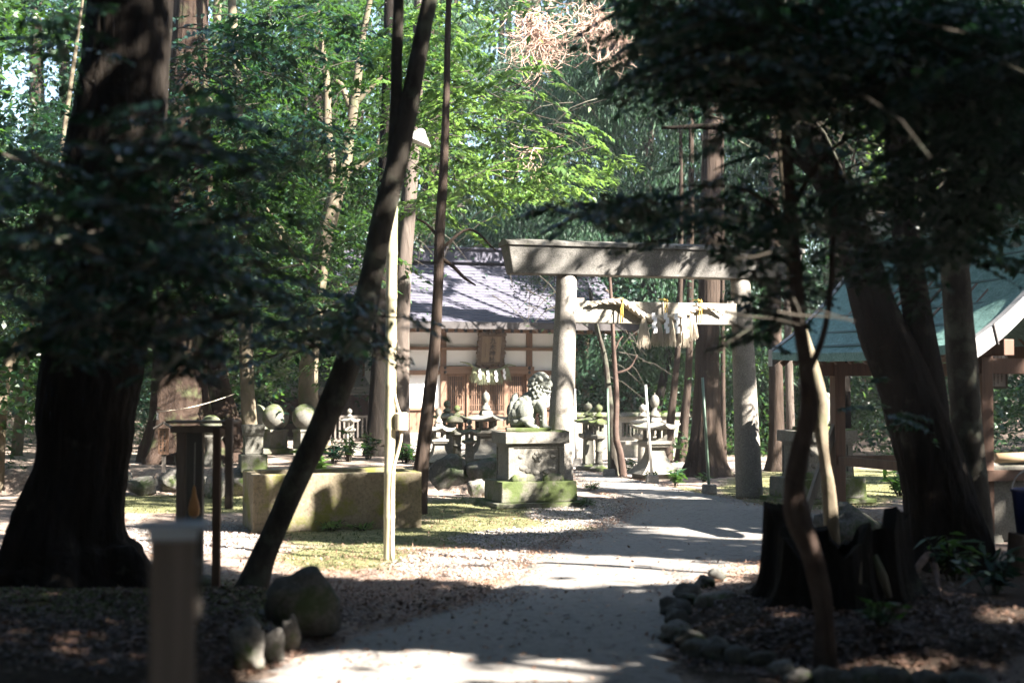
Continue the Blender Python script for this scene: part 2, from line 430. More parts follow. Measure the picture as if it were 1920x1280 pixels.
GAPS = [(1530, 250, 75, 95), (1690, 260, 70, 85), (1860, 430, 70, 50), (1600, 500, 50, 50), (1340, 300, 50, 90), (1500, 20, 60, 40), (1650, 20, 60, 40)]
def sprays(name, e, ells, Y0, Y1, nc, per, ln, size, mat, twigs=60, leak=0, thin=0.0):
    """flat drooping fans of small leaves on both sides of a fine stalk"""
    c = pxell(ells, Y0, Y1, nc); pts = []; dr = []; m = MB(); base = e.location
    if Y1 < 13:
        px, py = proj(c)
        for ex, ey, rx, ry in GAPS: c = c[~((((px - ex) / rx) ** 2 + ((py - ey) / ry) ** 2 < 1) & (rng.random(len(c)) < .8))]; px, py = proj(c)
    if thin:
        px, py = proj(c); c = c[snoise(px / 90, py / 90, 1.0, 4) > thin - 1]
    for k, p in enumerate(c):
        a = random.random() * 6.283; ax = np.array([math.cos(a), math.sin(a), random.uniform(-.35, .1)]); sd = np.array([-math.sin(a), math.cos(a), random.uniform(-.3, .3)])
        l = ln * random.uniform(.6, 1.3); t = rng.random(per); s = rng.choice([-1, 1], per); o = rng.random(per) ** .8 * (.42 * l * (1.05 - t * .8))
        t = np.round(t * 9) / 9 + rng.normal(size=per) * .012
        q = p + ax * (t * l)[:, None] + sd * (s * o)[:, None] + ax * (o * .45)[:, None]; q[:, 2] -= (t * l) ** 2 * .5 + o * o * .9
        pts.append(q); dr.append(ax * .6 + sd * (s * .8)[:, None] + np.array([0, 0, -.35]))
        if k < twigs:
            pp = [Vector(p) - Vector(ax) * .35 * l + Vector((0, 0, .02)), Vector(p), Vector(p + ax * l * .5) - Vector((0, 0, .12 * l * l)), Vector(p + ax * l) - Vector((0, 0, .5 * l * l))]
            m.tube([q_ - base for q_ in pp], [.009, .007, .004, .002], 5)
    if twigs: m.build('twigs', M['bark_fore'], e)
    return leaves(name, np.vstack(pts), size, M[mat], e, base, aspect=.42, dirs=np.vstack(dr), flat=2.0, leak=leak)
HOLES = [(50, 150, 90, 70, .5), (15, 240, 40, 45, .5), (130, 100, 50, 40, .45), (960, 50, 40, 30, .7), (690, 45, 34, 26, .6), (1010, 150, 20, 20, .6), (350, 20, 40, 30, .7), (1850, 40, 60, 40, .5)]
def sky_holes(c):
    px, py = proj(c); px = px + 40 * snoise(px / 60, py / 60, 1, 2); k = np.ones(len(c), bool)
    for ex, ey, rx, ry, p_ in HOLES: k &= ~((((px - ex) / rx) ** 2 + ((py - ey) / ry) ** 2 < 1) & (c[:, 1] > 13) & (rng.random(len(c)) < p_))
    return k

def weather(o, strength=.012, size=.14, lev=4):
    """uneven hand-cut faces: simple subdivision displaced by a cloud texture"""
    t = bpy.data.textures.new('stone_clouds', 'CLOUDS'); t.noise_scale = size; t.noise_depth = 4
    s = o.modifiers.new('cut', 'SUBSURF'); s.subdivision_type = 'SIMPLE'; s.levels = lev; s.render_levels = lev
    d = o.modifiers.new('weather', 'DISPLACE'); d.texture = t; d.strength = strength; d.mid_level = .5
    return o
# ------------------------------------------------------------------ terrain
def sst(a, b, x): t = np.clip((x - a) / (b - a), 0, 1); return t * t * (3 - 2 * t)
def gh(x, y):
    x = np.asarray(x, float); y = np.asarray(y, float)
    ter = .33 * sst(19.9, 20.3, y) * (1 - sst(-.45, -.15, x))
    left = .16 * (1 - sst(-1.75, -1.35, x)) * (1 - sst(9.4, 10.2, y)) * sst(2, 5, y)
    rb = .14 * (1 - sst(.75, 1.05, np.sqrt(((x - 2.75) / 1.75) ** 2 + ((y - 9.0) / 1.65) ** 2)))
    far = 3.5 * sst(38, 75, np.sqrt(x * x + y * y)) + .9 * sst(8.5, 16, x) * sst(12, 20, y) + .6 * (1 - sst(-16, -9, x)) * sst(10, 16, y)
    bp = .018 * snoise(x, y, 1.1, .5) + .01 * snoise(x, y, 3.7, 2)
    return ter + left + rb + far + bp
def H(x, y): return float(gh(x, y))
PL = [((250, 1400), (1330, 1400)), ((430, 1290), (1290, 1290)), ((640, 1200), (1255, 1200)), ((843, 1137), (1300, 1120)),
      ((917, 1108), (1345, 1085)), ((985, 1060), (1440, 1050)), ((1027, 1022), (1760, 1030)), ((1083, 1003), (1790, 1008)),
      ((1150, 975), (1720, 984)), ((1183, 952), (1500, 957)), ((1150, 932), (1390, 936)), ((1100, 915), (1290, 918)),
      ((1067, 893), (1200, 900)), ((1030, 882), (1110, 886)), ((960, 876), (1000, 880))]
pw = np.array([[*G(*a)[:2], *G(*b)[:2]] for a, b in PL])
pr = cr(pw, 16)
def on_path(x, y):
    i = np.clip(np.searchsorted(pr[:, 1], y), 0, len(pr) - 1); j = np.clip(np.searchsorted(np.sort(pr[:, 3]), y), 0, len(pr) - 1)
    return (x > pr[i, 0]) & (x < pr[j, 2]) & (y < 26)
def build_ground():
    xs = np.concatenate([np.arange(-90, -12, 3), np.arange(-12, 12, .12), np.arange(12, 91, 3)])
    ys = np.concatenate([np.arange(-25, 1, 2), np.arange(1, 29, .12), np.arange(29, 112, 3)])
    X, Y = np.meshgrid(xs, ys); Z = gh(X, Y)
    onp = on_path(X.ravel(), Y.ravel()).reshape(X.shape)
    # keep the soil just under the path surface
    d = np.zeros_like(X); Z = np.where(onp | near_path(X, Y), np.minimum(Z, -.012), Z)
    nx, ny = len(xs), len(ys)
    me = bpy.data.meshes.new('ground')
    v = np.stack([X, Y, Z], -1).reshape(-1, 3)
    i, j = np.meshgrid(np.arange(nx - 1), np.arange(ny - 1)); a = (j * nx + i).ravel()
    f = np.stack([a, a + 1, a + nx + 1, a + nx], 1)
    me.vertices.add(len(v)); me.vertices.foreach_set('co', v.reshape(-1).astype(np.float32))
    me.loops.add(f.size); me.loops.foreach_set('vertex_index', f.reshape(-1).astype(np.int32))
    me.polygons.add(len(f)); me.polygons.foreach_set('loop_start', np.arange(0, f.size, 4, dtype=np.int32))
    me.polygons.foreach_set('use_smooth', [True] * len(f)); me.update(calc_edges=True)
    px, py = proj(v); px = np.where(v[:, 1] < 3, 9e4, px)
    def msk(ells):
        m = np.zeros(len(v))
        for ex, ey, rx, ry in ells:
            m = np.maximum(m, np.clip(1.5 - np.sqrt(((px - ex) / rx) ** 2 + ((py - ey) / ry) ** 2), 0, 1))
        return m
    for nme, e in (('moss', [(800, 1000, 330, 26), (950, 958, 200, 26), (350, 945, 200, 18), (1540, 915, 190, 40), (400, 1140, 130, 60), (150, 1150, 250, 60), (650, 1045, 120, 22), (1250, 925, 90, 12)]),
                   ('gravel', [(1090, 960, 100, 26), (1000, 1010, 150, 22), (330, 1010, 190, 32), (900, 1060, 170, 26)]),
                   ('bed_shade', [(1560, 1200, 330, 110), (1750, 1150, 260, 120), (150, 1180, 330, 90), (330, 1220, 150, 80), (200, 1400, 400, 200), (1500, 1400, 300, 150)])):  # last mask: beds darkened to stand for foreground shade
        mm = msk(e) if nme == 'moss' else np.maximum(msk(e), np.clip(1.6 - np.sqrt(((v[:, 0] - .3) / 4.2) ** 2 + ((v[:, 1] - 27.5) / 3.2) ** 2), 0, 1) * (v[:, 1] > 24))  # pale forecourt gravel added before the hall to bounce sun onto its walls
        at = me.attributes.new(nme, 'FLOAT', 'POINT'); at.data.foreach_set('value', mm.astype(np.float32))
    me.materials.append(M['ground'])
    o = bpy.data.objects.new('ground', me); COL.objects.link(o); o['kind'] = 'structure'; return o
def near_path(x, y):
    i = np.clip(np.searchsorted(pr[:, 1], y), 0, len(pr) - 1)
    return (x > pr[i, 0] - .12) & (x < pr[i, 2] + .12) & (y < 26)
build_ground()
def build_path():
    mb = MB(); k = 14
    vs = []; 
    for r, q in enumerate(pr):
        for s in range(k + 1):
            t = s / k; e = (.05 * math.sin(r * 1.3) + .04 * math.sin(r * 3.1) + .03 * math.sin(r * 7.3 + s) + random.uniform(-.03, .03)) * (1 if s in (0, k) else 0)
            x = q[0] * (1 - t) + q[2] * t + e; y = q[1] * (1 - t) + q[3] * t
            vs.append((x, y, .004 + .006 * math.sin(math.pi * t) + (-.02 if s in (0, k) else 0)))
    n = len(pr); fs = [(r * (k + 1) + s, r * (k + 1) + s + 1, (r + 1) * (k + 1) + s + 1, (r + 1) * (k + 1) + s) for r in range(n - 1) for s in range(k)]
    mb.add(vs, fs); o = mb.build('path', M['asphalt'], smooth=True); o['kind'] = 'structure'
build_path()
# litter, gravel, needles: nobody could count them
def scatter(name, n, ells, size, mat, asp=.5, lift=.012, onpath=.04, tall=0.15):
    a = np.array([e[2] * e[3] for e in ells], float); a /= a.sum(); pts = []
    for e, m in zip(ells, rng.multinomial(n, a)):
        th = rng.random(m) * 6.283; r = np.sqrt(rng.random(m))
        for x, y in zip(e[0] + e[2] * r * np.cos(th), e[1] + e[3] * r * np.sin(th)):
            if y > 760:
                g = G(x, y); pts.append((g.x + rng.normal() * .08, g.y + rng.normal() * .15))
    p = np.array(pts)
    keep = ~on_path(p[:, 0], p[:, 1]) | (rng.random(len(p)) < onpath); p = p[keep]
    z = gh(p[:, 0], p[:, 1]) + lift; z = np.where(near_path(p[:, 0], p[:, 1]), lift + .004, z)
    c = np.column_stack([p, z])
    d = rng.normal(size=(len(c), 3)); d[:, 2] *= tall
    o = leaves(name, c, size, mat, None, None, asp, 0, 2.5, carve=False, dirs=d, kind='stuff'); return o
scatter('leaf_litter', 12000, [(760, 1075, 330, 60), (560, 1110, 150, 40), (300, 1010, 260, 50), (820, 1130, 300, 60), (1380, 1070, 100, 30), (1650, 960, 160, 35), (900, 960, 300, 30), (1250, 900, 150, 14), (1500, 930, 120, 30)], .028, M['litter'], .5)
scatter('shaded_litter', 17000, [(450, 1150, 250, 60), (820, 1160, 330, 60), (1500, 1180, 330, 90), (1650, 1230, 330, 60), (620, 1240, 200, 50), (200, 1200, 300, 120)], .04, M['litter_shade'], .45)  # dark leaves standing for the shade on the near ground
scatter('needle_litter', 9000, [(760, 1085, 330, 50), (450, 1120, 250, 60), (820, 1110, 330, 40), (1350, 1080, 110, 40), (300, 1000, 260, 40), (1300, 905, 200, 20), (950, 1020, 200, 50)], .07, M['litter'], .08, .015, .1, .25)
scatter('fallen_leaves', 600, [(960, 1150, 500, 130), (1100, 1010, 300, 60)], .04, M['litter'], .5, .012, 1.0)
scatter('moss_tufts', 22000, [(820, 1000, 330, 28), (950, 955, 220, 26), (350, 945, 200, 18), (1540, 915, 190, 40), (250, 1150, 300, 60), (650, 1045, 150, 26)], .03, leafmat('moss_blade', (.05, .065, .025), (.10, .12, .045), (.19, .19, .09), .25, .8, (.16, .2, .06)), .3, .008, 0, 1.0)
def gravel(name, n, ells, smin, smax, mat):
    v = []; f = []; base = MB().ell((0, 0, 0), 1, nu=6, nv=4); bv = np.array(base.v); bf = base.f
    a = np.array([e[2] * e[3] for e in ells], float); a /= a.sum()
    for e, m in zip(ells, rng.multinomial(n, a)):
        for _ in range(m):
            th = rng.random() * 6.28; r = math.sqrt(rng.random()); g = G(e[0] + e[2] * r * math.cos(th), e[1] + e[3] * r * math.sin(th))
            if on_path(np.array([g.x]), np.array([g.y]))[0] and rng.random() > .06: continue
            s = rng.uniform(smin, smax); q = bv * (s * np.array([1, rng.uniform(.6, 1), rng.uniform(.4, .7)])) * (1 + rng.normal(size=bv.shape) * .08)
            a_ = rng.random() * 6.28; ca, sa = math.cos(a_), math.sin(a_)
            q = np.column_stack([q[:, 0] * ca - q[:, 1] * sa, q[:, 0] * sa + q[:, 1] * ca, q[:, 2]]) + np.array([g.x, g.y, H(g.x, g.y) + s * .25])
            o = len(v); v += q.tolist(); f += [tuple(i + o for i in ff) for ff in bf]
    mb = MB(); mb.v = v; mb.f = f; o = mb.build(name, mat); o['kind'] = 'stuff'
gravel('gravel', 3200, [(1090, 960, 105, 28), (1000, 1012, 150, 24), (330, 1010, 190, 30), (900, 1060, 170, 26)], .008, .022, stone('pebble', (.24, .22, .21), (.44, .4, .38), -.5))

# ------------------------------------------------------------------ rocks
def rock(name, c, r, mat, label, cat='rock', group=None, lump=.16, seed=None, rot=0):
    mb = MB().ell((0, 0, 0), 1, nu=26, nv=16); v = np.array(mb.v); ph = random.random() * 9
    n = v / np.linalg.norm(v, axis=1)[:, None]
    k = 1 + lump * (np.sin(2.3 * n[:, 0] + ph) * np.cos(2.9 * n[:, 1] - ph) + .6 * np.sin(5.1 * n[:, 2] + 3.7 * n[:, 0] + ph) + .35 * np.sin(9 * n[:, 1] + 7 * n[:, 2] - ph) + .25 * np.sin(15 * n[:, 0] - 11 * n[:, 2] + ph))
    # flatten a few facets
    for _ in range(5):
        d = rng.normal(size=3); d /= np.linalg.norm(d); lim = rng.uniform(.68, .88); q = v @ d
        k = np.where((n @ d) * k > lim, lim / np.maximum(n @ d, .1), k)
    v = n * k[:, None] * np.array(r)
    mb.v = v.tolist(); o = mb.build(name, mat, smooth=True); o.location = c; o.rotation_euler = (0, 0, rot)
    tag(o, label, cat, group); return o
def rpx(px, py, wpx, hpx, mat, label, depth=.8, Y=None, **k):
    """a rock whose foot stands at (px, py), wpx wide and hpx tall in the photo"""
    g = G(px, py) if Y is None else P(px, py, Y); u = g.y / FPX; r = (wpx * u / 2, wpx * u / 2 * depth, hpx * u / 2 * 1.12)
    if Y is None: g.z = 0
    return rock('rock', (g.x, g.y + r[1] * .6, g.z + hpx * u / 2 * .94), r, mat, label, **k)
o = rpx(563, 1203, 150, 130, M['rock_dark'], 'large dark mossy boulder at the foot of the leaning tree', lump=.1); o.name = 'boulder'; o['category'] = 'boulder'
for i, (x, y, w, h, lab) in enumerate([
    (458, 1165, 56, 36, 'pale sunlit stone at the far end of the bed edging beside the boulder'),
    (505, 1180, 66, 40, 'flat sunlit edging stone leaning against the big mossy boulder'),
    (460, 1262, 66, 90, 'tall pale standing stone right of the near capped post'),
    (512, 1245, 44, 66, 'grey upright edging stone between the tall pale stone and the boulder'),
    (546, 1222, 40, 62, 'narrow sunlit stone touching the lower left of the boulder'),
    (345, 1222, 90, 50, 'low mottled stone just behind the near capped post'),
    (372, 1115, 70, 36, 'low brown stone beside the foot of the frame post'),
    (118, 1108, 60, 46, 'stone half buried in the roots of the giant left trunk')]):
    rpx(x, y, w, h, M['rock'] if 'pale' in lab or 'sunlit' in lab or 'grey' in lab else M['rock_dark'], lab, lump=.17)
# back row of terrace stones, left
row = [(215, 925, 55, 44), (262, 930, 60, 36), (318, 926, 54, 44), (362, 932, 60, 42), (404, 934, 46, 44), (452, 930, 70, 56)]
names = ['rounded grey terrace stone at the right foot of the giant left trunk', 'dark low terrace stone second from the giant trunk', 'flat topped terrace stone under the little roofed signpost', 'dark terrace stone behind the left frame post', 'small pale terrace stone between the two frame posts', 'large pale topped terrace stone at the left end of the stone trough']
for (x, y, w, h), lab in zip(row, names): rpx(x, y, w, h, M['rock' if 'pale' in lab or 'flat' in lab or 'rounded' in lab else 'rock_dark'], lab, group='stones edging the raised terrace')
for x, y, w, h, lab in [(838, 925, 84, 70, 'dark mossy rock at the left end of the lantern mound'), (905, 925, 80, 64, 'dark mossy rock of the lantern mound beside the lion pedestal'),
                        (868, 890, 70, 42, 'rounded rock on top of the lantern mound under the mushroom lantern'), (926, 902, 60, 50, 'rock on the lantern mound tucked behind the lion pedestal'),
                        (893, 930, 44, 30, 'small yellowish rock at the foot of the lantern mound'), (815, 880, 46, 30, 'low rock on the upper left of the lantern mound')]:
    rpx(x, y, w, h, M['rock_dark'] if 'yellow' not in lab else M['rock'], lab, group='rocks of the lantern mound')
# cobble border of the right bed
cob = [(1345, 1088), (1318, 1100), (1298, 1116), (1282, 1134), (1268, 1152), (1262, 1172), (1270, 1194), (1290, 1212), (1320, 1226), (1356, 1236), (1394, 1243), (1432, 1250), (1466, 1268), (1506, 1282), (1548, 1286), (1590, 1288), (1634, 1290), (1680, 1292), (1726, 1292), (1772, 1294), (1820, 1298)]
for i, (x, y) in enumerate(cob):
    g = G(x, y); s = random.uniform(.06, .11)
    rock('cobble', (g.x + random.uniform(-.03, .03), g.y + random.uniform(-.04, .04), .03), (s * random.uniform(1, 1.35), s, s * random.uniform(.65, .95)), M['rock'] if i in (12, 13, 6) else M['rock_dark'],
         'rounded cobble in the dark curved border of the right bed', 'cobble', 'cobbles bordering the right bed', lump=random.uniform(.1, .22), rot=random.random() * 3)
g = G(1345, 1155); rock('rock', (g.x, g.y, .1), (.16, .12, .07), M['rock'], 'flat brown stone lying inside the cobble border', lump=.1)

# litter drifting over the edges of the path
def edge_litter(n):
    i = rng.integers(40, len(pr), n); s = rng.random(n) < .6
    x = np.where(s, pr[i, 0], pr[i, 2]); y = np.where(s, pr[i, 1], pr[i, 3]); o = np.abs(rng.normal(size=n)) * (.1 + .14 * (snoise(x_ := i / 9.0, x_ * 0, 1.0, 2) + .8))
    x = x + np.where(s, 1, -1) * (o - .08); y = y + rng.normal(size=n) * .12
    c = np.column_stack([x, y, np.full(n, .017)]); d = rng.normal(size=(n, 3)); d[:, 2] *= .15
    leaves('edge_litter', c, .032, M['litter'], None, None, .3, 0, 2.5, carve=False, dirs=d, kind='stuff')
edge_litter(9000)
# ------------------------------------------------------------------ stone lanterns
def roof_mb(hw, h, sides, curl, z0, th=.03, n=48, rings=9, rtop=.12, bulge=1.6):
    mb = MB(); vs = []; 
    w = 2 * math.pi / sides
    for s_ in (0, 1):
        for i in range(rings + 1):
            t = rtop + (1 - rtop) * i / rings
            for k in range(n):
                a = 2 * math.pi * k / n; am = ((a + w / 2 + math.pi / sides * (sides % 2 == 0)) % w) - w / 2
                rr = hw * t / math.cos(am) if sides < 20 else hw * t
                cor = (abs(am) / (w / 2)) ** 3
                z = h * (1 - t) ** bulge + curl * cor * t ** 4 if bulge > 1 else h * (1 - t * t) ** .6 + curl * cor * t ** 4
                if s_: z = curl * cor * t ** 4 - th * (1 if i == rings else 1.0)
                vs.append((rr * math.cos(a), rr * math.sin(a), z0 + z))
    fs = []; m = (rings + 1) * n
    for i in range(rings):
        for k in range(n):
            a = i * n + k; b = i * n + (k + 1) % n
            fs.append((a, a + n, b + n, b)); fs.append((m + a, m + b, m + b + n, m + a + n))
    for k in range(n):
        a = rings * n + k; b = rings * n + (k + 1) % n; fs.append((a, m + a, m + b, b))
    fs.append(tuple(range(n))); fs.append(tuple(m + k for k in range(n))[::-1])
    return mb.add(vs, fs)
def firebox_mb(w, h, z0, hole=.6, sill=.18):
    """square box with a window opening in each wall"""
    mb = MB(); t = w * .16; ho = w * hole; hb = h * sill
    for i in range(4):
        a = i * math.pi / 2; ca, sa = math.cos(a), math.sin(a)
        def pt(x, y, z): return (x * ca - y * sa, x * sa + y * ca, z)
        yy = -(w - t) / 2; side = (w - ho) / 2
        # every wall: a post at its left end, sill and lintel between
        mb.box(pt(-(w / 2 - side / 2), yy, z0 + h / 2), (side, t, h), rz=a)
        mb.box(pt((w / 2 - side / 2) - t / 2 - .001, yy, z0 + h / 2), (side - t - .002, t, h - .004), rz=a)
        mb.box(pt(0, yy, z0 + hb / 2 + .002), (ho - .002, t * .9, hb), rz=a)
        mb.box(pt(0, yy, z0 + h - hb / 2 - .002), (ho - .002, t * .9, hb), rz=a)
    return mb
def finial_mb(r, z0, neck=1.0, steps=True):
    mb = MB(); pr_ = []
    if steps: pr_ += [(r * 1.25, 0), (r * 1.25, r * .35), (r * .95, r * .42), (r * .9, r * .8)]
    pr_ += [(r * .55, r * .9), (r * .5, r * (.9 + .3 * neck))]
    b = r * (1.2 + .3 * neck)
    for k in range(9):
        a = -math.pi / 2 + .45 + (math.pi - .45) * k / 8; pr_.append((max(r * math.cos(a), .004), b + r * .6 + r * math.sin(a)))
    pr_.append((r * .12, b + r * 1.85))
    return mb.lathe(pr_, 20, (0, 0, z0))
def lantern(kind, px, pyb, pyt, wpx, label, mats, Y=None, yaw=YAW, h0=0.0, ball=.12, name='stone_lantern'):
    """pyb, pyt = photo rows of foot and tip; wpx = roof width"""
    g = G(px, pyb, h0) if Y is None else P(px, pyb, Y); u = g.y / FPX; Ht = (pyb - pyt) * u; hw = wpx * u / 2
    e = empty(name, g, yaw, label, 'stone lantern', 'stone lanterns in front of the shrine'); mb_, mr = mats
    if kind == 'flared':
        MB().box((0, 0, Ht * .03), (hw * 1.7, hw * 1.7, Ht * .07)).build('base', M[mb_], e, bevel=.01)
        p = MB(); n = 8; prof = [(hw * .72 * (1 - t) ** 2.2 + hw * .36, Ht * (.065 + .30 * t)) for t in [i / n for i in range(n + 1)]]
        p.lathe(prof, 32, sides=4, rot=math.pi / 4 * 0 + math.pi / 4).build('post', M[mb_], e)
        MB().box((0, 0, Ht * .385), (hw * 1.05, hw * 1.05, Ht * .035), top=1.15).box((0, 0, Ht * .4235), (hw * 1.3, hw * 1.3, Ht * .04)).build('platform', M[mb_], e, bevel=.008)
        firebox_mb(hw * .9, Ht * .15, Ht * .445).build('firebox', M[mb_], e)
        rz = Ht * .6; roof_mb(hw * .95, Ht * .12, 4, Ht * .05, rz, Ht * .02).build('roof', M[mr], e, smooth=False)
        MB().box((0, 0, rz + Ht * .09), (hw * .62, hw * .62, Ht * .05), top=.8).build('roof_cap', M[mr], e, bevel=.01)
        r = Ht * .055; f = finial_mb(r, rz + Ht * .12, 1.2); s = (Ht - (rz + Ht * .12)) / (r * 3.4)
        f.v = [(x, y, rz + Ht * .12 + (z - rz - Ht * .12) * s) for x, y, z in f.v]; f.build('finial', M[mr], e, smooth=True)
    else:
        sides = {'square': 4, 'hex': 6, 'mushroom': 40}[kind]
        MB().lathe([(hw * .85, 0), (hw * .85, Ht * .04), (hw * .5, Ht * .07), (hw * .42, Ht * .09)], 24, sides=0 if sides > 6 else sides).build('base', M[mb_], e)
        pw_ = hw * .36
        MB().lathe([(pw_ * 1.1, Ht * .09), (pw_, Ht * .14), (pw_ * .92, Ht * .27), (pw_ * 1.12, Ht * .28), (pw_ * 1.12, Ht * .3), (pw_ * .92, Ht * .31), (pw_, Ht * .42), (pw_ * 1.1, Ht * .45)] if kind != 'square' else [(pw_ * 1.15, Ht * .09), (pw_, Ht * .45)], 24, sides=4 if kind == 'square' else 0, rot=math.pi / 4 if kind == 'square' else 0).build('post', M[mb_], e, smooth=kind != 'square')
        MB().lathe([(hw * .38, Ht * .45), (hw * .68, Ht * .48), (hw * .7, Ht * .52), (hw * .6, Ht * .535)], 24, sides=min(sides, 6), rot=math.pi / 4 if sides == 4 else 0).build('platform', M[mb_], e)
        firebox_mb(hw * .8, Ht * .17, Ht * .535, .42, .26).build('firebox', M[mb_], e)
        rz = Ht * .715; roof_mb(hw * .97, Ht * .1, min(sides, 6) if kind != 'mushroom' else 40, Ht * (.035 if kind != 'mushroom' else 0), rz, Ht * .03, bulge=1.5 if kind != 'mushroom' else .6).build('roof', M[mr], e, smooth=kind == 'mushroom')
        r = Ht * .06; f = finial_mb(r, rz + Ht * .08, 1); s = (Ht * .92 - rz) / (r * 3.4)
        f.v = [(x, y, rz + Ht * .08 + (z - rz - Ht * .08) * s) for x, y, z in f.v]; f.build('finial', M[mr], e, smooth=True)
    return e
SL = ('stone', 'stone'); SD = ('stone_dark', 'stone_dark'); SM = ('stone_dark', 'stone_moss')
lantern('flared', 822, 872, 762, 50, 'pale sunlit stone lantern half hidden by the slim brown trunk', ('stone_pale', 'stone_pale'), h0=.33)
lantern('square', 838, 862, 749, 50, 'tall square stone lantern with a dark ball finial left of the lattice doors', SD, h0=.36)
lantern('mushroom', 857, 866, 758, 44, 'stone lantern with a mossy mushroom shaped roof', SM, h0=.36)
lantern('square', 880, 872, 784, 34, 'smallest stone lantern, low between the mushroom lantern and the wide roofed one', SD, h0=.36)
lantern('flared', 911, 866, 732, 74, 'large stone lantern with a wide upturned roof in front of the lattice doors', ('stone', 'stone'), h0=.36)
lantern('square', 1103, 880, 753, 42, 'stone lantern right behind the left pillar of the gate', SD)
lantern('hex', 1123, 882, 756, 38, 'stone lantern with a moss covered ball, left of the two thin dark trunks', SM)
lantern('flared', 1228, 897, 737, 78, 'largest stone lantern, wide roofed, standing right of the path inside the gate', SL)
lantern('square', 1206, 880, 756, 40, 'pale stone lantern behind the largest lantern inside the gate', ('stone_pale', 'stone_pale'), Y=27.5)
lantern('square', 655, 846, 765, 30, 'little pale stone lantern in front of the dark low hall', SL, Y=27)
# sphere topped posts on the terrace
def sphere_post(px, pyb, pyt, dpx, label, kind, Y=None):
    g = G(px, pyb, .33) if Y is None else P(px, pyb, Y); u = g.y / FPX; r = dpx * u / 2; Ht = (pyb - pyt) * u; hb = Ht - 2 * r
    e = empty('sphere_post', g, YAW, label, 'stone post', 'sphere topped stone posts on the terrace')
    if kind == 'waist':
        MB().box((0, 0, hb * .1), (r * 3.2, r * 3.2, hb * .2)).build('base', M['stone_dark'], e, bevel=.015)
        MB().lathe([(r * 1.35, hb * .2), (r * 1.3, hb * .32), (r * .75, hb * .5), (r * .55, hb * .66), (r * .8, hb * .86), (r * 1.15, hb * .97), (r * 1.15, hb * 1.02)], 28).build('shaft', M['stone_dark'], e, smooth=True)
    else:
        MB().box((0, 0, hb * .12), (r * 2.1, r * 2.1, hb * .24)).build('base', M['stone_dark'], e, bevel=.015)
        MB().lathe([(r * .8, hb * .24), (r * .78, hb * .9), (r * .86, hb * .94), (r * .86, hb * 1.03)], 24, sides=6).build('shaft', M['stone_dark'], e)
    MB().ell((0, 0, hb + r * .95), r, nu=32, nv=20).build('ball', M['stone_dark'], e, smooth=True)
sphere_post(516, 850, 756, 50, 'stone ball on a six sided post beside the thin pale trunk', 'post')
sphere_post(572, 852, 756, 50, 'stone ball post half behind the leaning tree', 'post')
sphere_post(480, 846, 757, 44, 'stone ball post almost hidden behind the straight thin trunk', 'post')
sphere_post(395, 900, 777, 40, 'stone ball on a waisted pedestal between the two wooden frame posts', 'waist', Y=21)
e = empty('stone_pedestal', G(474, 884, .33), YAW, 'squat two tier square stone pedestal at the foot of the thin trunk', 'pedestal')
MB().box((0, 0, .12), (.36, .36, .24)).build('base', M['stone_dark'], e, bevel=.01)
MB().box((0, 0, .37), (.25, .25, .26)).build('shaft', M['stone_dark'], e, bevel=.01)
MB().box((0, 0, .575), (.27, .27, .15), top=1.1).build('cap', M['stone_dark'], e, bevel=.01)

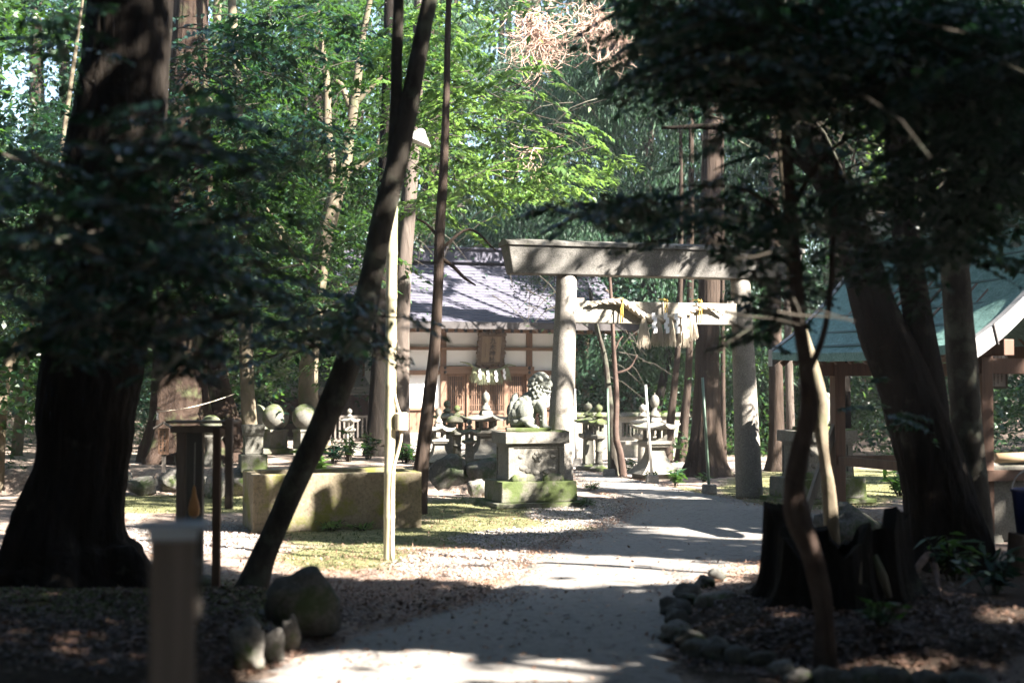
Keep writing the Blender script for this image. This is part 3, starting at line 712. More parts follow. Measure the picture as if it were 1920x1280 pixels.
# ------------------------------------------------------------------ guardian lion
def lion_mb():
    mb = MB(); E = mb.ell
    def q(cx, cy, y=0): return ((cx - 1350) * .001468, y, (600 - cy) * .001468)
    def limb(rows, n=14):
        c = cr([(*q(a, b, y), r) for a, b, y, r in rows], 5); mb.tube(c[:, :3], c[:, 3], n); E(tuple(c[-1][:3]), float(c[-1][3])); E(tuple(c[0][:3]), float(c[0][3]))
    # skull, brow, muzzle with an open mouth
    E(q(1455, 165), (.118, .108, .118)); E(q(1508, 192), (.075, .078, .062)); E(q(1530, 205), (.05, .062, .035)); E(q(1520, 262), (.046, .052, .022)); E(q(1490, 250), (.05, .07, .04))
    E(q(1549, 196), (.022, .034, .022))
    for s in (-1, 1):
        E(q(1516, 158, .048 * s), (.04, .036, .02), (0, -.35, .2 * s)); E(q(1526, 178, .046 * s), .02); E(q(1548, 204, .022 * s), .014)
        E(q(1505, 218, .06 * s), (.045, .026, .032)); E(q(1536, 236, .036 * s), (.012, .01, .02)); E(q(1448, 150, .112 * s), (.045, .018, .03), (0, .9, 0))
        for cx, cy, y, r in [(1478, 252, .088, .024), (1450, 275, .1, .025), (1418, 262, .112, .026), (1395, 232, .113, .026), (1380, 195, .1, .025), (1384, 155, .09, .025), (1406, 118, .072, .024), (1385, 275, .1, .025), (1362, 245, .085, .025), (1350, 210, .055, .022), (1358, 170, .05, .022), (1430, 300, .108, .025), (1398, 308, .105, .024), (1366, 285, .07, .024), (1430, 215, .113, .02), (1412, 185, .112, .02), (1462, 222, .103, .018)]:
            E(q(cx, cy, y * s), (r, r * .8, r), nu=12, nv=8)
    E(q(1408, 200), (.1, .1, .125)); E(q(1425, 280), (.11, .108, .1))
    # deep chest, sloping back, round rump
    E(q(1452, 330), (.105, .1, .125)); E(q(1450, 390), (.085, .088, .09)); E(q(1405, 350), (.11, .108, .12))
    for cx, cy, r in ((1385, 310, .1), (1350, 345, .115), (1315, 380, .125), (1280, 415, .13), (1255, 455, .125)): E(q(cx, cy), (r, r * .92, r))
    E(q(1270, 520), (.13, .12, .08)); E(q(1360, 440), (.09, .085, .12)); E(q(1350, 520), (.1, .09, .07))
    E(q(1478, 318, 0), (.06, .07, .07))
    for s in (-1, 1):
        E(q(1318, 430, .105 * s), (.108, .052, .118)); E(q(1330, 505, .118 * s), (.1, .045, .055))
        limb([(1340, 540, .135 * s, .04), (1375, 560, .14 * s, .036), (1402, 567, .14 * s, .034)])
        for t in (-.024, 0, .024): E(q(1424, 572, .14 * s + t), (.022, .0125, .022))
        limb([(1448, 370, .07 * s, .066), (1466, 410, .078 * s, .056), (1476, 455, .08 * s, .043), (1478, 505, .08 * s, .04), (1484, 562, .08 * s, .045)])
        E(q(1502, 574, .08 * s), (.055, .045, .03))
        for t in (-.03, -.01, .012, .034): E(q(1534, 578, .08 * s + t), (.02, .0115, .02))
        for cx, cy in ((1448, 440), (1452, 475), (1456, 508)): E(q(cx, cy, .092 * s), (.022, .018, .022), nu=10, nv=7)
        E(q(1290, 330, .05 * s), (.05, .03, .03)); E(q(1258, 360, .06 * s), (.04, .025, .03))
    # plume tail lying against the back
    for cx, cy, rx, rz, y in [(1222, 520, .055, .095, 0), (1212, 440, .06, .105, 0), (1218, 360, .05, .09, 0), (1232, 312, .038, .06, 0), (1186, 470, .026, .085, .045), (1186, 470, .026, .085, -.045), (1194, 390, .026, .08, .04), (1194, 390, .026, .08, -.04), (1212, 325, .022, .06, .036), (1212, 325, .022, .06, -.036), (1244, 290, .018, .035, .01), (1168, 510, .022, .07, 0), (1172, 420, .02, .07, .0)]: E(q(cx, cy, y), (rx, rx * .85, rz), (0, .12, 0))
    return mb
def lion(parent_loc, rz, label, flip=1):
    e = empty('guardian_lion', parent_loc, rz, label, 'lion statue', 'guardian lions flanking the gate')
    mb = lion_mb()
    if flip < 0: mb.v = [(-x, y, z) for x, y, z in mb.v]; mb.f = [f[::-1] for f in mb.f]
    o = mb.build('body', M['stone_lion'], e, smooth=True)
    m = o.modifiers.new('remesh', 'REMESH'); m.mode = 'VOXEL'; m.voxel_size = .006; m.use_smooth_shade = True
    m = o.modifiers.new('smooth', 'SMOOTH'); m.factor = .5; m.iterations = 3
    MB().box((-.01, 0, .02), (.56, .36, .045), topy=.97).build('base', M['stone_moss'], e, bevel=.01)
    return e
def pedestal(loc, rz, label, wear):
    e = empty('lion_pedestal', loc, rz, label, 'pedestal', 'pedestals of the guardian lions')
    MB().box((0, 0, .03), (1.18, .98, .06)).build('footing', M['stone_moss'], e, bevel=.01)
    weather(MB().box((0, 0, .19), (1.0, .8, .26), top=.985).build('base', M[wear], e, bevel=.014), .014, .15, 4)
    b = MB(); w, d, h, z0 = .74, .54, .46, .32
    b.box((0, 0, z0 + h / 2), (w - .03, d - .03, h))
    for s in (-1, 1):
        b.box((0, s * (d / 2 - .01), z0 + .025), (w, .024, .05)); b.box((0, s * (d / 2 - .01), z0 + h - .022), (w, .024, .044))
        for t in (-1, 1): b.box((t * (w / 2 - .035), s * (d / 2 - .01), z0 + h / 2 + .002), (.07, .024, h - .096))
        b.box((s * (w / 2 - .01), 0, z0 + .025), (.024, d - .052, .05)); b.box((s * (w / 2 - .01), 0, z0 + h - .022), (.024, d - .052, .044))
    b.build('shaft', M['stone'], e, bevel=.005)
    fl = MB()  # worn flower relief
    for k in range(6):
        a = k * math.pi / 3; fl.ell((.02 + .045 * math.cos(a), -(d / 2 - .012), z0 + .3 + .045 * math.sin(a)), (.028, .014, .028), nu=10, nv=6)
    fl.ell((.02, -(d / 2 - .012), z0 + .3), (.025, .02, .025))
    for x, z, r in [(-.17, .16, .06), (-.1, .12, .05), (.2, .14, .06), (.14, .11, .05), (-.2, .3, .04), (.22, .3, .04), (.0, .1, .05)]: fl.ell((x, -(d / 2 - .014), z0 + z), (r, .012, r * .6), nu=12, nv=6)
    fl.build('relief', M['stone'], e, smooth=True)
    ms = MB()
    for x, w_ in ((-.2, .12), (-.12, .1), (-.28, .07), (.2, .11), (.27, .07), (.12, .06), (.3, .05)): ms.ell((x, -.27 - .03, .335), (w_, .045, .055 + w_ * .25), nu=12, nv=7)
    o = ms.build('moss_cushion', M['stone_moss'], e, smooth=True)
    MB().box((0, 0, .785), (.78, .58, .01)).box((0, 0, .86), (.84, .64, .14)).build('top_slab', M['stone'], e, bevel=.014)
    MB().box((.1, .0, .934), (.66, .6, .012)).ell((.3, -.25, .93), (.13, .07, .03)).build('moss_patch', M['stone_moss'], e, smooth=True)
    return e
g = G(994, 951); gy = g.y + .42
pl = Vector((g.x * gy / g.y, gy, 0))
pedestal(pl, YAW, 'carved stone pedestal under the seated guardian lion, left of the gate', 'stone_moss')
lion(pl + Vector((-.02, .02, .94)), YAW - R(14), 'seated stone guardian lion facing right on the left pedestal')
g = G(1545, 944); pr2 = Vector((g.x, g.y + .4, 0))
pedestal(pr2, YAW, 'shadowed stone pedestal on the right of the gate behind the props', 'stone_dark')
lion(pr2 + Vector((.02, .02, .94)), YAW + R(10), 'guardian lion on the right pedestal, mostly hidden by dark leaves', -1)

# ------------------------------------------------------------------ stone trough
def trough():
    a = G(474, 1000); b = G(790, 992); b = Vector((b.x, a.y + (b.x - a.x) * math.tan(YAW), 0)); ln = (b - a).length
    e = empty('stone_trough', a, YAW, 'long mossy rectangular stone trough in front of the terrace', 'trough')
    w, h, t = .95, .6, .1; m = MB()
    m.box((ln / 2, t / 2, h / 2), (ln, t, h)).box((ln / 2, w - t / 2, h / 2), (ln, t, h))
    m.box((t / 2, w / 2, h / 2 - .001), (t, w - 2 * t, h)).box((ln - t / 2, w / 2, h / 2 - .001), (t, w - 2 * t, h)).box((ln / 2, w / 2, .06), (ln - 2 * t, w - 2 * t, .12))
    weather(m.build('basin', M['stone_trough'], e, bevel=.014), .016, .2, 4)
    MB().box((ln / 2, w / 2, .44), (ln - 2 * t - .004, w - 2 * t - .004, .02)).build('water', plain('dark_water', (.02, .025, .02), .05, 0, 0), e)
    return e
trough()
# ------------------------------------------------------------------ torii
TL = G(1047, 941); TR = G(1393, 931)
TR = Vector((TL.x + 2.62, TL.y + .78, 0)); ang = math.atan2(TR.y - TL.y, TR.x - TL.x); span = (TR - TL).length
def torii():
    e = empty('torii_gate', (TL + TR) / 2, ang, 'tall grey stone gate with two pillars, a thick top beam and a pale lower beam', 'shrine gate')
    s = span / 2; u = TL.y / FPX
    for k in (-1, 1):
        pts = [(k * (s - .10 * z / 2.95 * 1.2), 0, z, .185 - .052 * z / 2.98) for z in (-.05, .4, 1, 1.6, 2.3, 2.985)]
        c = cr(pts, 4); MB().tube(c[:, :3], c[:, 3], 36, 0).build('pillar', M['stone_torii'], e, smooth=True)
    m = MB(); x0, x1 = -s - .66, s + .66
    vs = []
    for x, dx in ((x0, -.07), (x1, .07)):
        for z, hw, o in ((2.96, .15, 0), (3.32, .185, dx), ):
            vs += [(x + o, -hw, z), (x + o, hw, z)]
    m.add(vs, [(0, 1, 5, 4), (0, 4, 6, 2), (1, 3, 7, 5), (2, 6, 7, 3), (0, 2, 3, 1), (4, 5, 7, 6)])
    weather(m.build('top_beam', M['stone_beam'], e, bevel=.012), .01, .3, 4)
    MB().add([(x, y, z) for x in (x0 - .1, x1 + .1) for y, z in ((-.21, 3.322), (.21, 3.322), (.2, 3.375), (0, 3.42), (-.2, 3.375))], [(0, 1, 6, 5), (1, 2, 7, 6), (2, 3, 8, 7), (3, 4, 9, 8), (4, 0, 5, 9), (4, 3, 2, 1, 0), (5, 6, 7, 8, 9)]).build('cap_stone', M['stone_beam'], e, bevel=.01)
    MB().box((0, 0, 2.48), (2 * s - .2, .17, .29)).build('lower_beam', M['stone_pale'], e, bevel=.01)
    for k in (-1, 1): MB().box((k * (s - .27), 0, 2.645), (.16, .12, .04), top=.9).build('wedge', M['wood_old'], e)
    return e
torii()
def rope_pts(p, rad, twist, strands=3, n=60):
    """twisted strands along a Catmull curve"""
    c = cr(p, max(2, n // (len(p) - 1))); out = []
    for k in range(strands):
        row = []
        for i, q in enumerate(c):
            a = i * twist + 2 * math.pi * k / strands; r = q[3] * .5
            row.append((q[0], q[1] + r * math.cos(a), q[2] + r * math.sin(a), q[3] * .62))
        out.append(row)
    return out
def tassel(parent, x, y, z, ln, r0, r1, mat, n=110):
    m = MB()
    for k in range(n):
        a = random.random() * 6.28; q = math.sqrt(random.random()); dx, dy = math.cos(a) * q, math.sin(a) * q
        l = ln * random.uniform(.82, 1.05)
        m.tube([(x + dx * r0, y + dy * r0, z), (x + dx * (r0 + r1) * .55, y + dy * (r0 + r1) * .45, z - l * .5), (x + dx * r1, y + dy * r1 * .7, z - l)], [.0045, .004, .002], 4)
    m.tube([(x, y, z + .02), (x, y, z - ln * .3), (x, y, z - ln * .6)], [r0 * .8, (r0 + r1) * .33, r1 * .3], 10)
    m.build('tassel', mat, parent)
def shide(parent, x, y, z, s, label=None):
    m = MB(); w, h = s * .5, s
    for k, (dx, dz) in enumerate(((0, 0), (w * .45, -h * .62), (-.0, -h * 1.24), (w * .45, -h * 1.86))):
        yy = y - .004 * k
        m.add([(x + dx - w / 2, yy, z + dz), (x + dx + w / 2, yy, z + dz + h * .12), (x + dx + w / 2, yy, z + dz - h * .7), (x + dx - w / 2, yy, z + dz - h * .82),
               (x + dx - w / 2, yy + .002, z + dz), (x + dx + w / 2, yy + .002, z + dz + h * .12), (x + dx + w / 2, yy + .002, z + dz - h * .7), (x + dx - w / 2, yy + .002, z + dz - h * .82)],
              [(3, 2, 1, 0), (4, 5, 6, 7), (0, 1, 5, 4), (1, 2, 6, 5), (2, 3, 7, 6), (3, 0, 4, 7)])
    m.build('paper_streamer', M['paper'], parent)
def gate_rope():
    mid = (TL + TR) / 2
    e = empty('sacred_rope', mid, ang, 'pale twisted straw rope with tassels and white paper streamers on the lower beam', 'straw rope')
    u = 19.1 / FPX; X = lambda px: (px - 1220) * u / math.cos(ang) * 1.0; Z = lambda py: EYE + (725 - py) * u
    y = -.13
    p = [(X(1085), y, Z(575), .012), (X(1115), y, Z(570), .03), (X(1150), y, Z(570), .045), (X(1170), y, Z(582), .05), (X(1195), y, Z(596), .05), (X(1225), y, Z(599), .045), (X(1262), y, Z(592), .045), (X(1290), y, Z(580), .04), (X(1320), y, Z(577), .026), (X(1345), y, Z(590), .01)]
    m = MB()
    for row in rope_pts(p, 1, .55, 3, 90): m.tube([q[:3] for q in row], [q[3] for q in row], 8)
    m.build('rope', M['straw'], e, smooth=True)
    m = MB()
    for k in range(26):
        a = random.uniform(-.5, .2); m.tube([(X(1110), y, Z(572)), (X(1110) - .16 * math.cos(a) * random.uniform(.6, 1), y - .02, Z(572) + .12 * math.sin(a))], [.004, .002], 4)
    m.build('loose_straw', M['straw'], e)
    for px, l in ((1190, .4), (1217, .37), (1240, .37), (1264, .38), (1282, .33)): tassel(e, X(px), y - .01, Z(598 if px < 1280 else 592), l, .028, .105, M['straw'])
    for px in (1203, 1226, 1246, 1262): shide(e, X(px), y - .12, Z(590), .1 if px != 1262 else .12)
    m = MB()
    for px, z1 in ((1148, 607), (1232, 600), (1298, 607)):
        for dy in (-.115, -.185 if px != 1232 else -.185): m.tube([(X(px), dy, Z(562)), (X(px) + .004, dy, Z(585)), (X(px) - .003, dy, Z(z1))], [.009, .009, .009], 6)
        m.ell((X(px), -.15, Z(566)), (.035, .02, .014)); m.tube([(X(px), -.1, Z(562)), (X(px), .1, Z(561))], [.009, .009], 6); m.tube([(X(px), -.19, Z(570)), (X(px) - .03, -.19, Z(584))], [.006, .005], 5)
    m.build('yellow_cord', M['yellow'], e)
gate_rope()
# ------------------------------------------------------------------ shrine hall
def text_mesh(s, size, ext, mat, name, parent, loc, rot, space=1.0):
    cu = bpy.data.curves.new(name, 'FONT'); cu.body = s; cu.size = size; cu.extrude = ext; cu.align_x = 'CENTER'; cu.space_line = space
    o = bpy.data.objects.new(name, cu); COL.objects.link(o); bpy.context.view_layer.update()
    me = bpy.data.meshes.new_from_object(o.evaluated_get(bpy.context.evaluated_depsgraph_get())); bpy.data.objects.remove(o)
    me.materials.clear(); me.materials.append(mat)
    q = bpy.data.objects.new(name, me); COL.objects.link(q); q.parent = parent; q.location = loc; q.rotation_euler = rot
    return q
US = 31.0 / FPX
SO = P(911, 725, 31.0); SO.z = 0
def SX(px): return (px - 911) * US / math.cos(YAW) * (1 + (px - 911) * US * math.tan(YAW) / 31.0)
def SZ(py): return EYE + (725 - py) * US
def shrine():
    e = empty('shrine_hall', SO, YAW, 'small wooden shrine hall with white plaster walls, lattice doors and a grey slate roof', 'shrine')
    xs = [SX(750), SX(831), SX(991), SX(1072)]; xa, xb = xs[0], xs[-1]; D = 3.8
    z0, zt = .56, 2.74
    # stone foundation and steps
    m = MB().box(((xa + xb) / 2, D / 2 - .1, z0 / 2 - .1), (xb - xa + .7, D + .9, z0 + .14)); m.build('foundation', M['concrete'], e, bevel=.02)
    m = MB()
    for k in range(3): m.box(((xs[1] + xs[2]) / 2, -.72 - .28 * k, z0 - .12 - .15 * k - .2), (1.9, .28, .3))
    m.build('stone_steps', M['stone'], e, bevel=.01)
    for x in xs: MB().box((x, 0, (z0 + zt) / 2), (.13, .13, zt - z0)).build('column', M['wood'], e, bevel=.006)
    for x in (xa, xb): MB().box((x, D, (z0 + zt) / 2), (.13, .13, zt - z0)).build('column', M['wood'], e, bevel=.006)
    m = MB()
    # plaster panels: side bays full, centre bay above lintel, sides and back
    def wall(x0, x1, za, zb, y=.02): m.box(((x0 + x1) / 2, y, (za + zb) / 2), (x1 - x0, .05, zb - za))
    wall(xs[0] + .066, xs[1] - .066, SZ(765), zt); wall(xs[2] + .066, xs[3] - .066, SZ(765), zt); wall(xs[1] + .066, xs[2] - .066, SZ(686), zt)
    for x in (xa, xb): m.box((x, D / 2, (SZ(765) + zt) / 2), (.05, D - .14, zt - SZ(765)))
    m.box(((xa + xb) / 2, D, (z0 + zt) / 2), (xb - xa - .14, .05, zt - z0))
    m.build('plaster_wall', M['plaster'], e)
    for x0, x1 in ((xs[0], xs[1]), (xs[2], xs[3])):
        m = MB(); n = 8
        for k in range(n):
            w = (x1 - x0 - .134) / n; m.box((x0 + .067 + w * (k + .5), .015, (z0 + SZ(765)) / 2), (w - .006, .04, SZ(765) - z0 - .01))
        m.build('board_dado', M['wood'], e)
    for x in (xa, xb): MB().box((x, D / 2, (z0 + SZ(765)) / 2), (.045, D - .14, SZ(765) - z0)).build('board_dado', M['wood'], e)
    def beam(py0, py1, x0, x1, d=.15, y=-.01): MB().box(((x0 + x1) / 2, y, (SZ(py0) + SZ(py1)) / 2), (x1 - x0, d, SZ(py0) - SZ(py1))).build('beam', M['wood_h'], e, bevel=.005)
    beam(651, 657, xa - .1, xb + .1, .16); beam(687, 701, xs[1] - .09, xs[2] + .09, .2); beam(694, 703, xa - .09, xs[1] - .092, .16); beam(694, 703, xs[2] + .092, xb + .09, .16)
    beam(763, 768, xa + .066, xs[1] - .066, .1); beam(763, 768, xs[2] + .066, xb - .066, .1); beam(805, 812, xa - .1, xb + .1, .2); beam(616, 624, xa - 1.05, xb + 1.05, .16)
    m = MB()
    for x in xs:
        for py in (690, 698): m.ell((x + (.02 if x < 0 else -.02), -.115, SZ(py)), (.035, .02, .035), nu=8, nv=6)
    m.ell((0, -.115, SZ(690)), (.035, .02, .035), nu=8, nv=6); m.build('iron_stud', M['iron'], e, smooth=True)
    # lattice doors
    x0, x1 = xs[1] + .07, xs[2] - .07; w = (x1 - x0) / 4
    for k in range(4):
        a, b = x0 + w * k + .004, x0 + w * (k + 1) - .004; y = .0 if k in (1, 2) else .045
        d = MB(); za, zb = z0 + .02, SZ(701) - .002; zm = SZ(772)
        for x in (a + .025, b - .025): d.box((x, y, (za + zb) / 2), (.05, .04, zb - za))
        for z, h in ((za + .03, .06), (zb - .025, .05), (zm, .06)): d.box(((a + b) / 2, y, z), (b - a - .102, .036, h))
        dd = d.build('lattice_door', M['wood'], e, bevel=.003)
        l = MB(); n = 7
        for i in range(n): l.box((a + .05 + (b - a - .1) * (i + .5) / n, y, (zm + zb) / 2), (.02, .02, zb - zm - .08))
        for z in (.12, .34, .38, .62): l.box(((a + b) / 2, y - .012, zm + .03 + (zb - zm - .08) * z / .72), (b - a - .102, .01, .014))
        l.build('lattice', M['wood'], dd)
        MB().box(((a + b) / 2, y + .003, (za + zm) / 2), (b - a - .104, .02, zm - za - .1)).build('panel', M['wood'], dd)
    MB().box(((x0 + x1) / 2, .16, 1.2), (x1 - x0 + .1, .02, 1.6)).build('dark_backing', M['ink'], e)  # black sheet standing in for the unlit interior behind the lattice
    # roof
    xl, xr = xa - 1.15, xb + 1.15; yr = D / 2; half = yr + 1.05; rise = 1.55; ze = 2.85; n = 14
    prof = []
    for k in range(n + 1):
        t = k / n; prof.append((-1.05 + half * t, ze + rise * (t * .78 + .22 * t * t)))
    prof2 = prof + [(2 * yr - y, z) for y, z in prof[-2::-1]]
    for nm, side in (('roof', 1),):
        m = MB(); vs = []; cols = 2
        for x in (xl, xr):
            for y, z in prof2: vs.append((x, y, z))
        k = len(prof2); fs = [(i, i + k, i + k + 1, i + 1)[::-1] for i in range(k - 1)]
        vs += [(x, y, z - .11) for x, y, z in vs]; o = 2 * k
        fs += [(o + i, o + i + k, o + i + k + 1, o + i + 1) for i in range(k - 1)]
        fs += [(i, i + 1, o + i + 1, o + i) for i in range(k - 1)] + [(k + i, o + k + i, o + k + i + 1, k + i + 1) for i in range(k - 1)]
        fs += [(0, o, o + k, k), (k - 1, 2 * k - 1, o + 2 * k - 1, o + k - 1)]
        roof = m.add(vs, fs).build('roof', M['roof'], e)
        # courses as raised lips
        m = MB()
        for i in range(1, 22):
            t = i / 22; y = -1.05 + half * t; z = ze + rise * (t * .78 + .22 * t * t); m.box(((xl + xr) / 2, y, z + .008), (xr - xl - .02, .03, .014), rot=Euler((math.atan2(rise, half), 0, 0)))
        m.build('slate_courses', M['roof'], roof)
    m = MB(); m.box(((xl + xr) / 2, -1.078, ze - .062), (xr - xl + .02, .05, .15)); m.build('eave_fascia', M['roof_edge'], e)
    m = MB()
    m.box(((xl + xr) / 2, yr, ze + rise + .13), (xr - xl - .5, .34, .26)).box(((xl + xr) / 2, yr, ze + rise + .285), (xr - xl - .3, .46, .045)).box(((xl + xr) / 2, yr, ze + rise - .02), (xr - xl - .3, .5, .05))
    m.build('ridge', M['roof'], e, bevel=.01)
    m = MB(); cp = MB(); x = xl + .08
    s1 = math.atan2(rise * .8, half)
    while x < xr:
        a = (x, -1.0, ze - .165); b = (x, .35, ze - .165 + 1.35 * math.tan(s1)); m.bar(a, b, .055, .07)
        m.bar((x, .35, ze - .165 + 1.35 * math.tan(s1)), (x, yr, ze + rise - .17), .055, .07); m.bar((x, 2 * yr + 1, ze - .165), (x, yr, ze + rise - .17), .055, .07)
        cp.box((x, -1.02, ze - .172), (.06, .03, .075)); x += .205
    m.build('rafters', M['wood'], e); cp.build('rafter_caps', M['iron'], e)
    m = MB().box(((xl + xr) / 2, -.97, ze - .115), (xr - xl - .02, .1, .03)); m.build('eave_board', M['wood_h'], e)
    for x in (xa - .9, xb + .9, xa, xb): pass
    for x in (xl + .03, xr - .03):
        for s in (-1, 1):
            MB().bar((x, yr - s * half, ze - .17), (x, yr, ze + rise - .17), .05, .16).build('barge_board', M['wood'], e)
    for y, z in ((yr, ze + rise - .3), (D, zt + .08)):
        MB().box(((xl + xr) / 2, y, z), (xr - xl - .2, .14, .16)).build('beam', M['wood_h'], e)
    # gable infill
    for x in (xa, xb):
        MB().add([(x - .03, 0, zt), (x - .03, D, zt), (x - .03, yr, ze + rise - .4), (x + .03, 0, zt), (x + .03, D, zt), (x + .03, yr, ze + rise - .4)], [(0, 1, 2), (3, 5, 4), (0, 3, 4, 1), (1, 4, 5, 2), (2, 5, 3, 0)]).build('gable', M['plaster'], e)
    return e
shrine()
def sloc(px, py, y): return SO + Matrix.Rotation(YAW, 3, 'Z') @ Vector((SX(px), y, SZ(py)))
def plaque():
    e = empty('name_plaque', sloc(916, 655, -.2), YAW, 'carved wooden name plaque with dark characters above the lattice doors', 'plaque')
    e.rotation_euler = (R(12), 0, YAW)
    w, h = .62, .74
    m = MB(); m.box((0, 0, -.02), (w * .72, .03, h * .82)).build('panel', M['plaque_face'], e, bevel=.004)
    m = MB()
    for s in (-1, 1):
        for k in range(9):
            t = -1 + k / 4.0; m.ell((s * (w / 2 - .035 + .012 * math.cos(k * 2.2)), -.01, t * h * .44), (.05, .03, .055), nu=12, nv=8)
        m.box((s * (w / 2 - .07), -.01, 0), (.04, .05, h * .86))
    for s in (-1, 1):
        for k in range(6):
            m.ell((-w * .36 + k * w * .144, -.01, s * (h / 2 - .02 + .012 * math.cos(k * 2.4))), (.05, .03, .045), nu=12, nv=8)
        m.box((0, -.01, s * (h / 2 - .06)), (w * .8, .05, .04))
    m.build('frame', M['plaque'], e, smooth=False)
    text_mesh('九\n木\n神\n社', .15, .008, M['ink'], 'characters', e, (.02, -.047, .14), (R(90), 0, 0), .95)
    m = MB()
    for k in range(9): m.box((-.135, -.042, .12 - k * .035), (.014, .004, .022))
    m.build('small_characters', M['ink'], e)
plaque()
def door_rope():
    e = empty('door_rope', SO, YAW, 'green straw rope with short tassels and white zigzag papers over the lattice doors', 'straw rope')
    y = -.2
    p = [(SX(858), y, SZ(679), .008), (SX(874), y, SZ(682), .022), (SX(888), y, SZ(691), .03), (SX(912), y, SZ(695), .034), (SX(934), y, SZ(692), .03), (SX(946), y, SZ(684), .022), (SX(962), y, SZ(686), .008)]
    m = MB()
    for row in rope_pts(p, 1, .6, 3, 60): m.tube([q[:3] for q in row], [q[3] for q in row], 7)
    m.build('rope', M['straw_green'], e, smooth=True)
    for px, py, d in ((884, 692, -.05), (899, 696, -.02), (915, 697, 0), (930, 696, .02), (945, 690, .06)): tassel(e, SX(px), y - .02, SZ(py), .29, .035, .11, M['straw_green'], 40)
    for px in (891, 906, 921, 936): shide(e, SX(px), y - .15, SZ(692 if px in (891, 936) else 696), .085)
door_rope()
# ------------------------------------------------------------------ stone wall right of the hall, dark low hall on the left
def stone_wall():
    a = P(1068, 840, 30.2); a.z = 0; ln = 2.55; e = empty('stone_wall', a, YAW * .5, 'pale stone boundary wall with a barred opening, right of the shrine hall', 'stone wall')
    m = MB(); H_ = .86
    m.box((ln * .22, 0, H_ / 2), (ln * .44, .14, H_)); m.box((ln * .86, 0, H_ / 2), (ln * .28, .14, H_)); m.box((ln * .58, 0, .22), (ln * .28, .14, .44)); m.box((ln * .58, 0, H_ - .06), (ln * .28, .14, .12))
    m.build('wall', M['stone_pale'], e)
    MB().box((ln / 2, 0, H_ + .05), (ln + .1, .28, .09), topy=.5).build('coping', M['stone_dark'], e, bevel=.01)
    m = MB()
    for k in range(9): m.box((ln * .44 + ln * .28 * (k + .5) / 9, 0, .59), (.035, .04, .3))
    m.build('bars', M['stone_dark'], e)
    e = empty('stone_bench', P(1195, 850, 28.8) * 1, 0, 'low pale stone bench in front of the barred wall opening', 'bench'); e.location.z = 0
    MB().box((0, 0, .37), (.9, .4, .07)).build('seat', M['stone_pale'], e, bevel=.01)
    for s in (-1, 1): MB().box((s * .36, 0, .165), (.1, .32, .33)).build('leg', M['stone_pale'], e, bevel=.01)
stone_wall()
def low_hall():
    a = P(500, 800, 33); a.z = .33; e = empty('low_hall', a, R(6), 'dark low wooden hall with a thin grey roof behind the stone ball posts', 'outbuilding')
    w = 2.75
    MB().box((w / 2, 1.2, .55), (w - .3, 1.8, 1.1)).build('wall', M['wood_dark'], e)
    m = MB()
    for k, z in enumerate((1.02, 1.09, 1.16)): m.add([(-.1, -.2 + k * .09, z - .33 + .33), (w + .1, -.2 + k * .09, z), (w + .1, 1.2, z + .42), (-.1, 1.2, z + .42), (-.1, -.2 + k * .09, z - .035), (w + .1, -.2 + k * .09, z - .035), (w + .1, 1.2, z + .3), (-.1, 1.2, z + .3)], [(0, 1, 2, 3), (7, 6, 5, 4), (0, 4, 5, 1), (1, 5, 6, 2), (2, 6, 7, 3), (3, 7, 4, 0)])
    m.build('roof', M['verge'], e)
    for k in range(3): MB().box((.05 + k * (w - .1) / 2, .1, .5), (.09, .09, 1.0)).build('post', M['wood_dark'], e)
    e = empty('lattice_fence', P(618, 845, 30), R(8), 'small weathered wooden lattice fence in the shade left of the dark cedar', 'fence'); e.location.z = .33
    m = MB()
    for k in range(11): m.box((.02 + k * .095, 0, .3), (.035, .03, .42))
    m.build('slats', M['wood_old'], e); m = MB()
    for z in (.06, .54): m.box((.5, .03, z), (1.05, .03, .05))
    m.build('rail', M['wood_old'], e)
low_hall()
